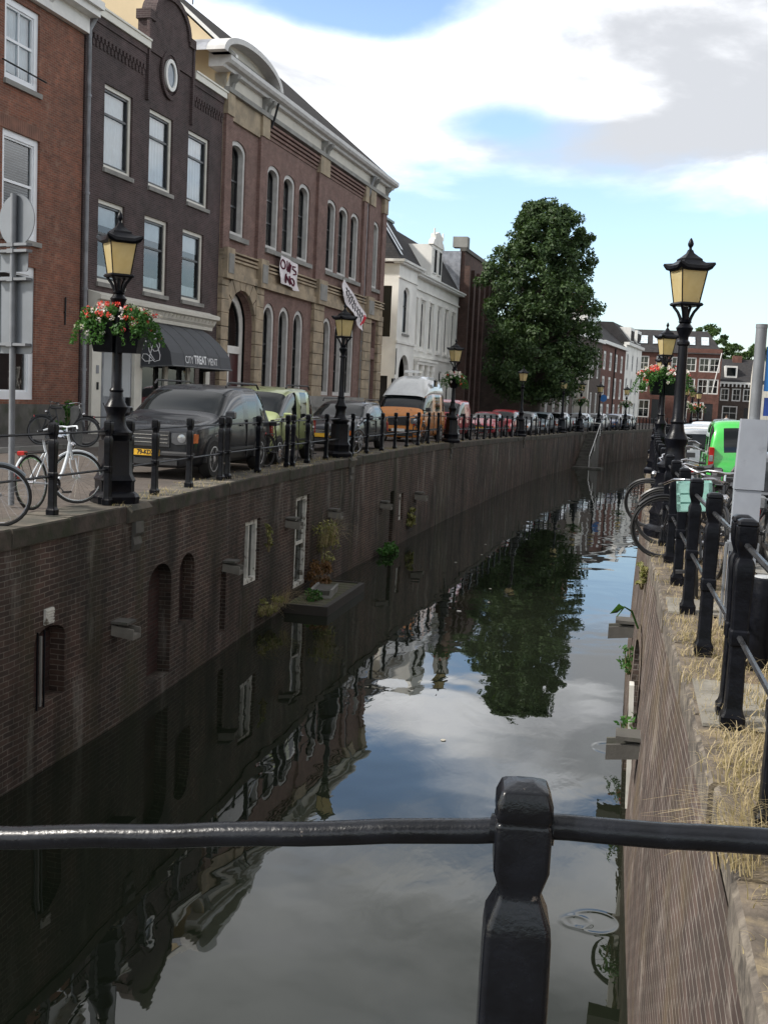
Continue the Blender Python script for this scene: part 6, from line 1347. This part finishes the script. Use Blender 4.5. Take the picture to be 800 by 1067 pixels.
    if crate:
        k_ = MB(); x0, z0 = .42, .80
        for (a, b_) in (((x0, -.15), (x0 + .015, .15)), ((x0 + .30, -.15), (x0 + .315, .15)), ((x0, -.15), (x0 + .315, -.135)), ((x0, .135), (x0 + .315, .15))): k_.box(a[0], a[1], z0, b_[0], b_[1], z0 + .07); k_.box(a[0], a[1], z0 + .085, b_[0], b_[1], z0 + .15); k_.box(a[0], a[1], z0 + .165, b_[0], b_[1], z0 + .25)
        for (x, y) in ((x0, -.15), (x0 + .285, -.15), (x0, .12), (x0 + .285, .12)): k_.box(x, y, z0, x + .03, y + .03, z0 + .25)
        k_.box(x0, -.15, z0, x0 + .315, .19, z0 + .01); k_.build('crate', crate, r)
    return r
M_bw = mat('white_bike_paint', (.66, .70, .74), .35, var=.05); M_bb = mat('black_bike_paint', (.014, .015, .018), .35); M_bg = mat('grey_bike_paint', (.25, .28, .31), .4, .3); M_br = mat('red_bike_paint', (.4, .02, .03), .35); M_mint = mat('mint_crate_plastic', (.26, .47, .42), .5)
BK = [(-7.43, 13.5, 0, radians(86), 'white step-through bicycle with a red rear lamp left of the first lamp', M_bw, dict(lean=-4, red=True, bars_m=M_bw, steer=radians(-58))),
      (-7.42, 11.1, 0, radians(20), 'bicycle cut by the picture edge with one large pale-rimmed wheel showing', M_bg, dict(lean=4)),
      (-13.55, 24.9, .08, radians(12), 'black bicycle leaning before the red brick house, left of the downpipe', M_bb, dict(lean=-8)),
      (-13.95, 25.7, .08, radians(-160), 'second black bicycle tangled behind the first one by the downpipe', M_bb, dict(lean=6)),
      (-7.55, 23.6, 0, radians(78), 'black bicycle with red lamp between the lime van and the railing', M_bb, dict(red=True)),
      (-7.6, 26.2, 0, radians(100), 'dark bicycle behind the railing at the nose of the estate car', M_bb, dict()),
      (-7.65, 29.8, 0, radians(70), 'silver bicycle leaning just beyond the plain lamp by the estate car', M_bg, dict(lean=8)),
      (-7.3, 39.2, 0, radians(85), 'black bicycle against the railing beside the orange camper', M_bb, dict()),
      (-7.1, 45.2, 0, radians(98), 'bicycle by the railing next to the red van', M_bg, dict(spokes=10)),
      (-6.9, 51.5, 0, radians(80), 'bicycle at the railing before the low faded red car', M_bb, dict(spokes=10)),
      (-6.75, 54.0, 0, radians(95), 'last bicycle at the railing before the tree', M_bb, dict(spokes=10)),
      (.72, 10.7, 0, radians(-92), 'black bicycle with a mint green crate facing the camera beside the near railing', M_bb, dict(lean=5, crate=M_mint)),
      (.92, 12.1, 0, radians(-84), 'black bicycle with wide silver handlebar right behind the mint crate', M_bb, dict(lean=-3)),
      (1.0, 12.9, 0, radians(186), 'black bicycle with its front wheel poking out over the water before the lamp', M_bb, dict(lean=-6)),
      (1.05, 14.0, 0, radians(172), 'black bicycle squeezed against the foot of the first near lamp', M_bb, dict(lean=-8)),
      (.92, 15.9, 0, radians(165), 'black bicycle just beyond the first near lamp, wheel hanging over the canal', M_bb, dict(lean=-16)),
      (1.0, 19.2, 0, radians(95), 'silver-grey bicycle further along the near railing', M_bg, dict(spokes=12)),
      (1.15, 22.6, 0, radians(85), 'dark bicycle before the second near lamp', M_bb, dict(spokes=12)),
      (1.2, 26.5, 0, radians(97), 'grey bicycle beside the silver estate car', M_bg, dict(spokes=12)),
      (1.2, 8.15, -.02, radians(80), 'black bicycle at the picture edge, chained beside the black bollard', M_bb, dict(lean=6))]
for x, y, z, a, lab, m_, kw in BK: make_bike((x, y, z + gz(y)), a, lab, m_, **kw)
# ================================================================== a distant walker
def person(loc, rz, label):
    r = empty('person', loc, rz, label, 'person')
    J = [(0, 0, .95), (0, 0, 1.15), (0, 0, 1.38), (0, 0, 1.5), (0, .01, 1.62), (0, .01, 1.73), (.19, 0, 1.38), (.24, 0, 1.1), (.22, .08, .86), (-.19, 0, 1.38), (-.24, 0, 1.1), (-.22, .08, .86), (.1, 0, .88), (.1, .05, .48), (.1, -.05, .06), (.1, .1, .03), (-.1, 0, .88), (-.1, .16, .5), (-.1, .12, .08), (-.1, .26, .05)]
    E = [(0, 1), (1, 2), (2, 3), (3, 4), (4, 5), (2, 6), (6, 7), (7, 8), (2, 9), (9, 10), (10, 11), (0, 12), (12, 13), (13, 14), (14, 15), (0, 16), (16, 17), (17, 18), (18, 19)]
    RR = [.15, .13, .15, .06, .1, .09, .065, .05, .035, .065, .05, .035, .095, .065, .045, .04, .095, .065, .045, .04]
    me = D.meshes.new('body'); me.from_pydata(J, E, []); o = D.objects.new('tmp', me); COL.objects.link(o); o.modifiers.new('k', 'SKIN'); sd = o.modifiers.new('s', 'SUBSURF'); sd.levels = 1
    for i, v in enumerate(me.skin_vertices[0].data): v.radius = (RR[i], RR[i] * .8); v.use_root = i == 0
    bpy.context.view_layer.update(); m2 = D.meshes.new_from_object(o.evaluated_get(bpy.context.evaluated_depsgraph_get())); D.objects.remove(o)
    m2.materials.clear(); [m2.materials.append(q) for q in (mat('trousers', (.04, .05, .08), .9), mat('white_shirt', (.7, .7, .7), .9), mat('skin', (.5, .32, .24), .6))]
    for p in m2.polygons: z = p.center.z; p.material_index = 2 if z > 1.47 or (z < 1.0 and abs(p.center.x) > .17) else (1 if z > .93 else 0); p.use_smooth = True
    b_ = D.objects.new('body', m2); COL.objects.link(b_); b_.parent = r
    mb = MB(); mb.sphere((0, -.01, 1.68), .105, 8, (1, 1.05, 1)); mb.build('hair', mat('brown_hair', (.06, .035, .02), .8), r, smooth=True)
person((9.3, 112, -.4), .6, 'person in a white shirt and dark trousers walking across the far square')
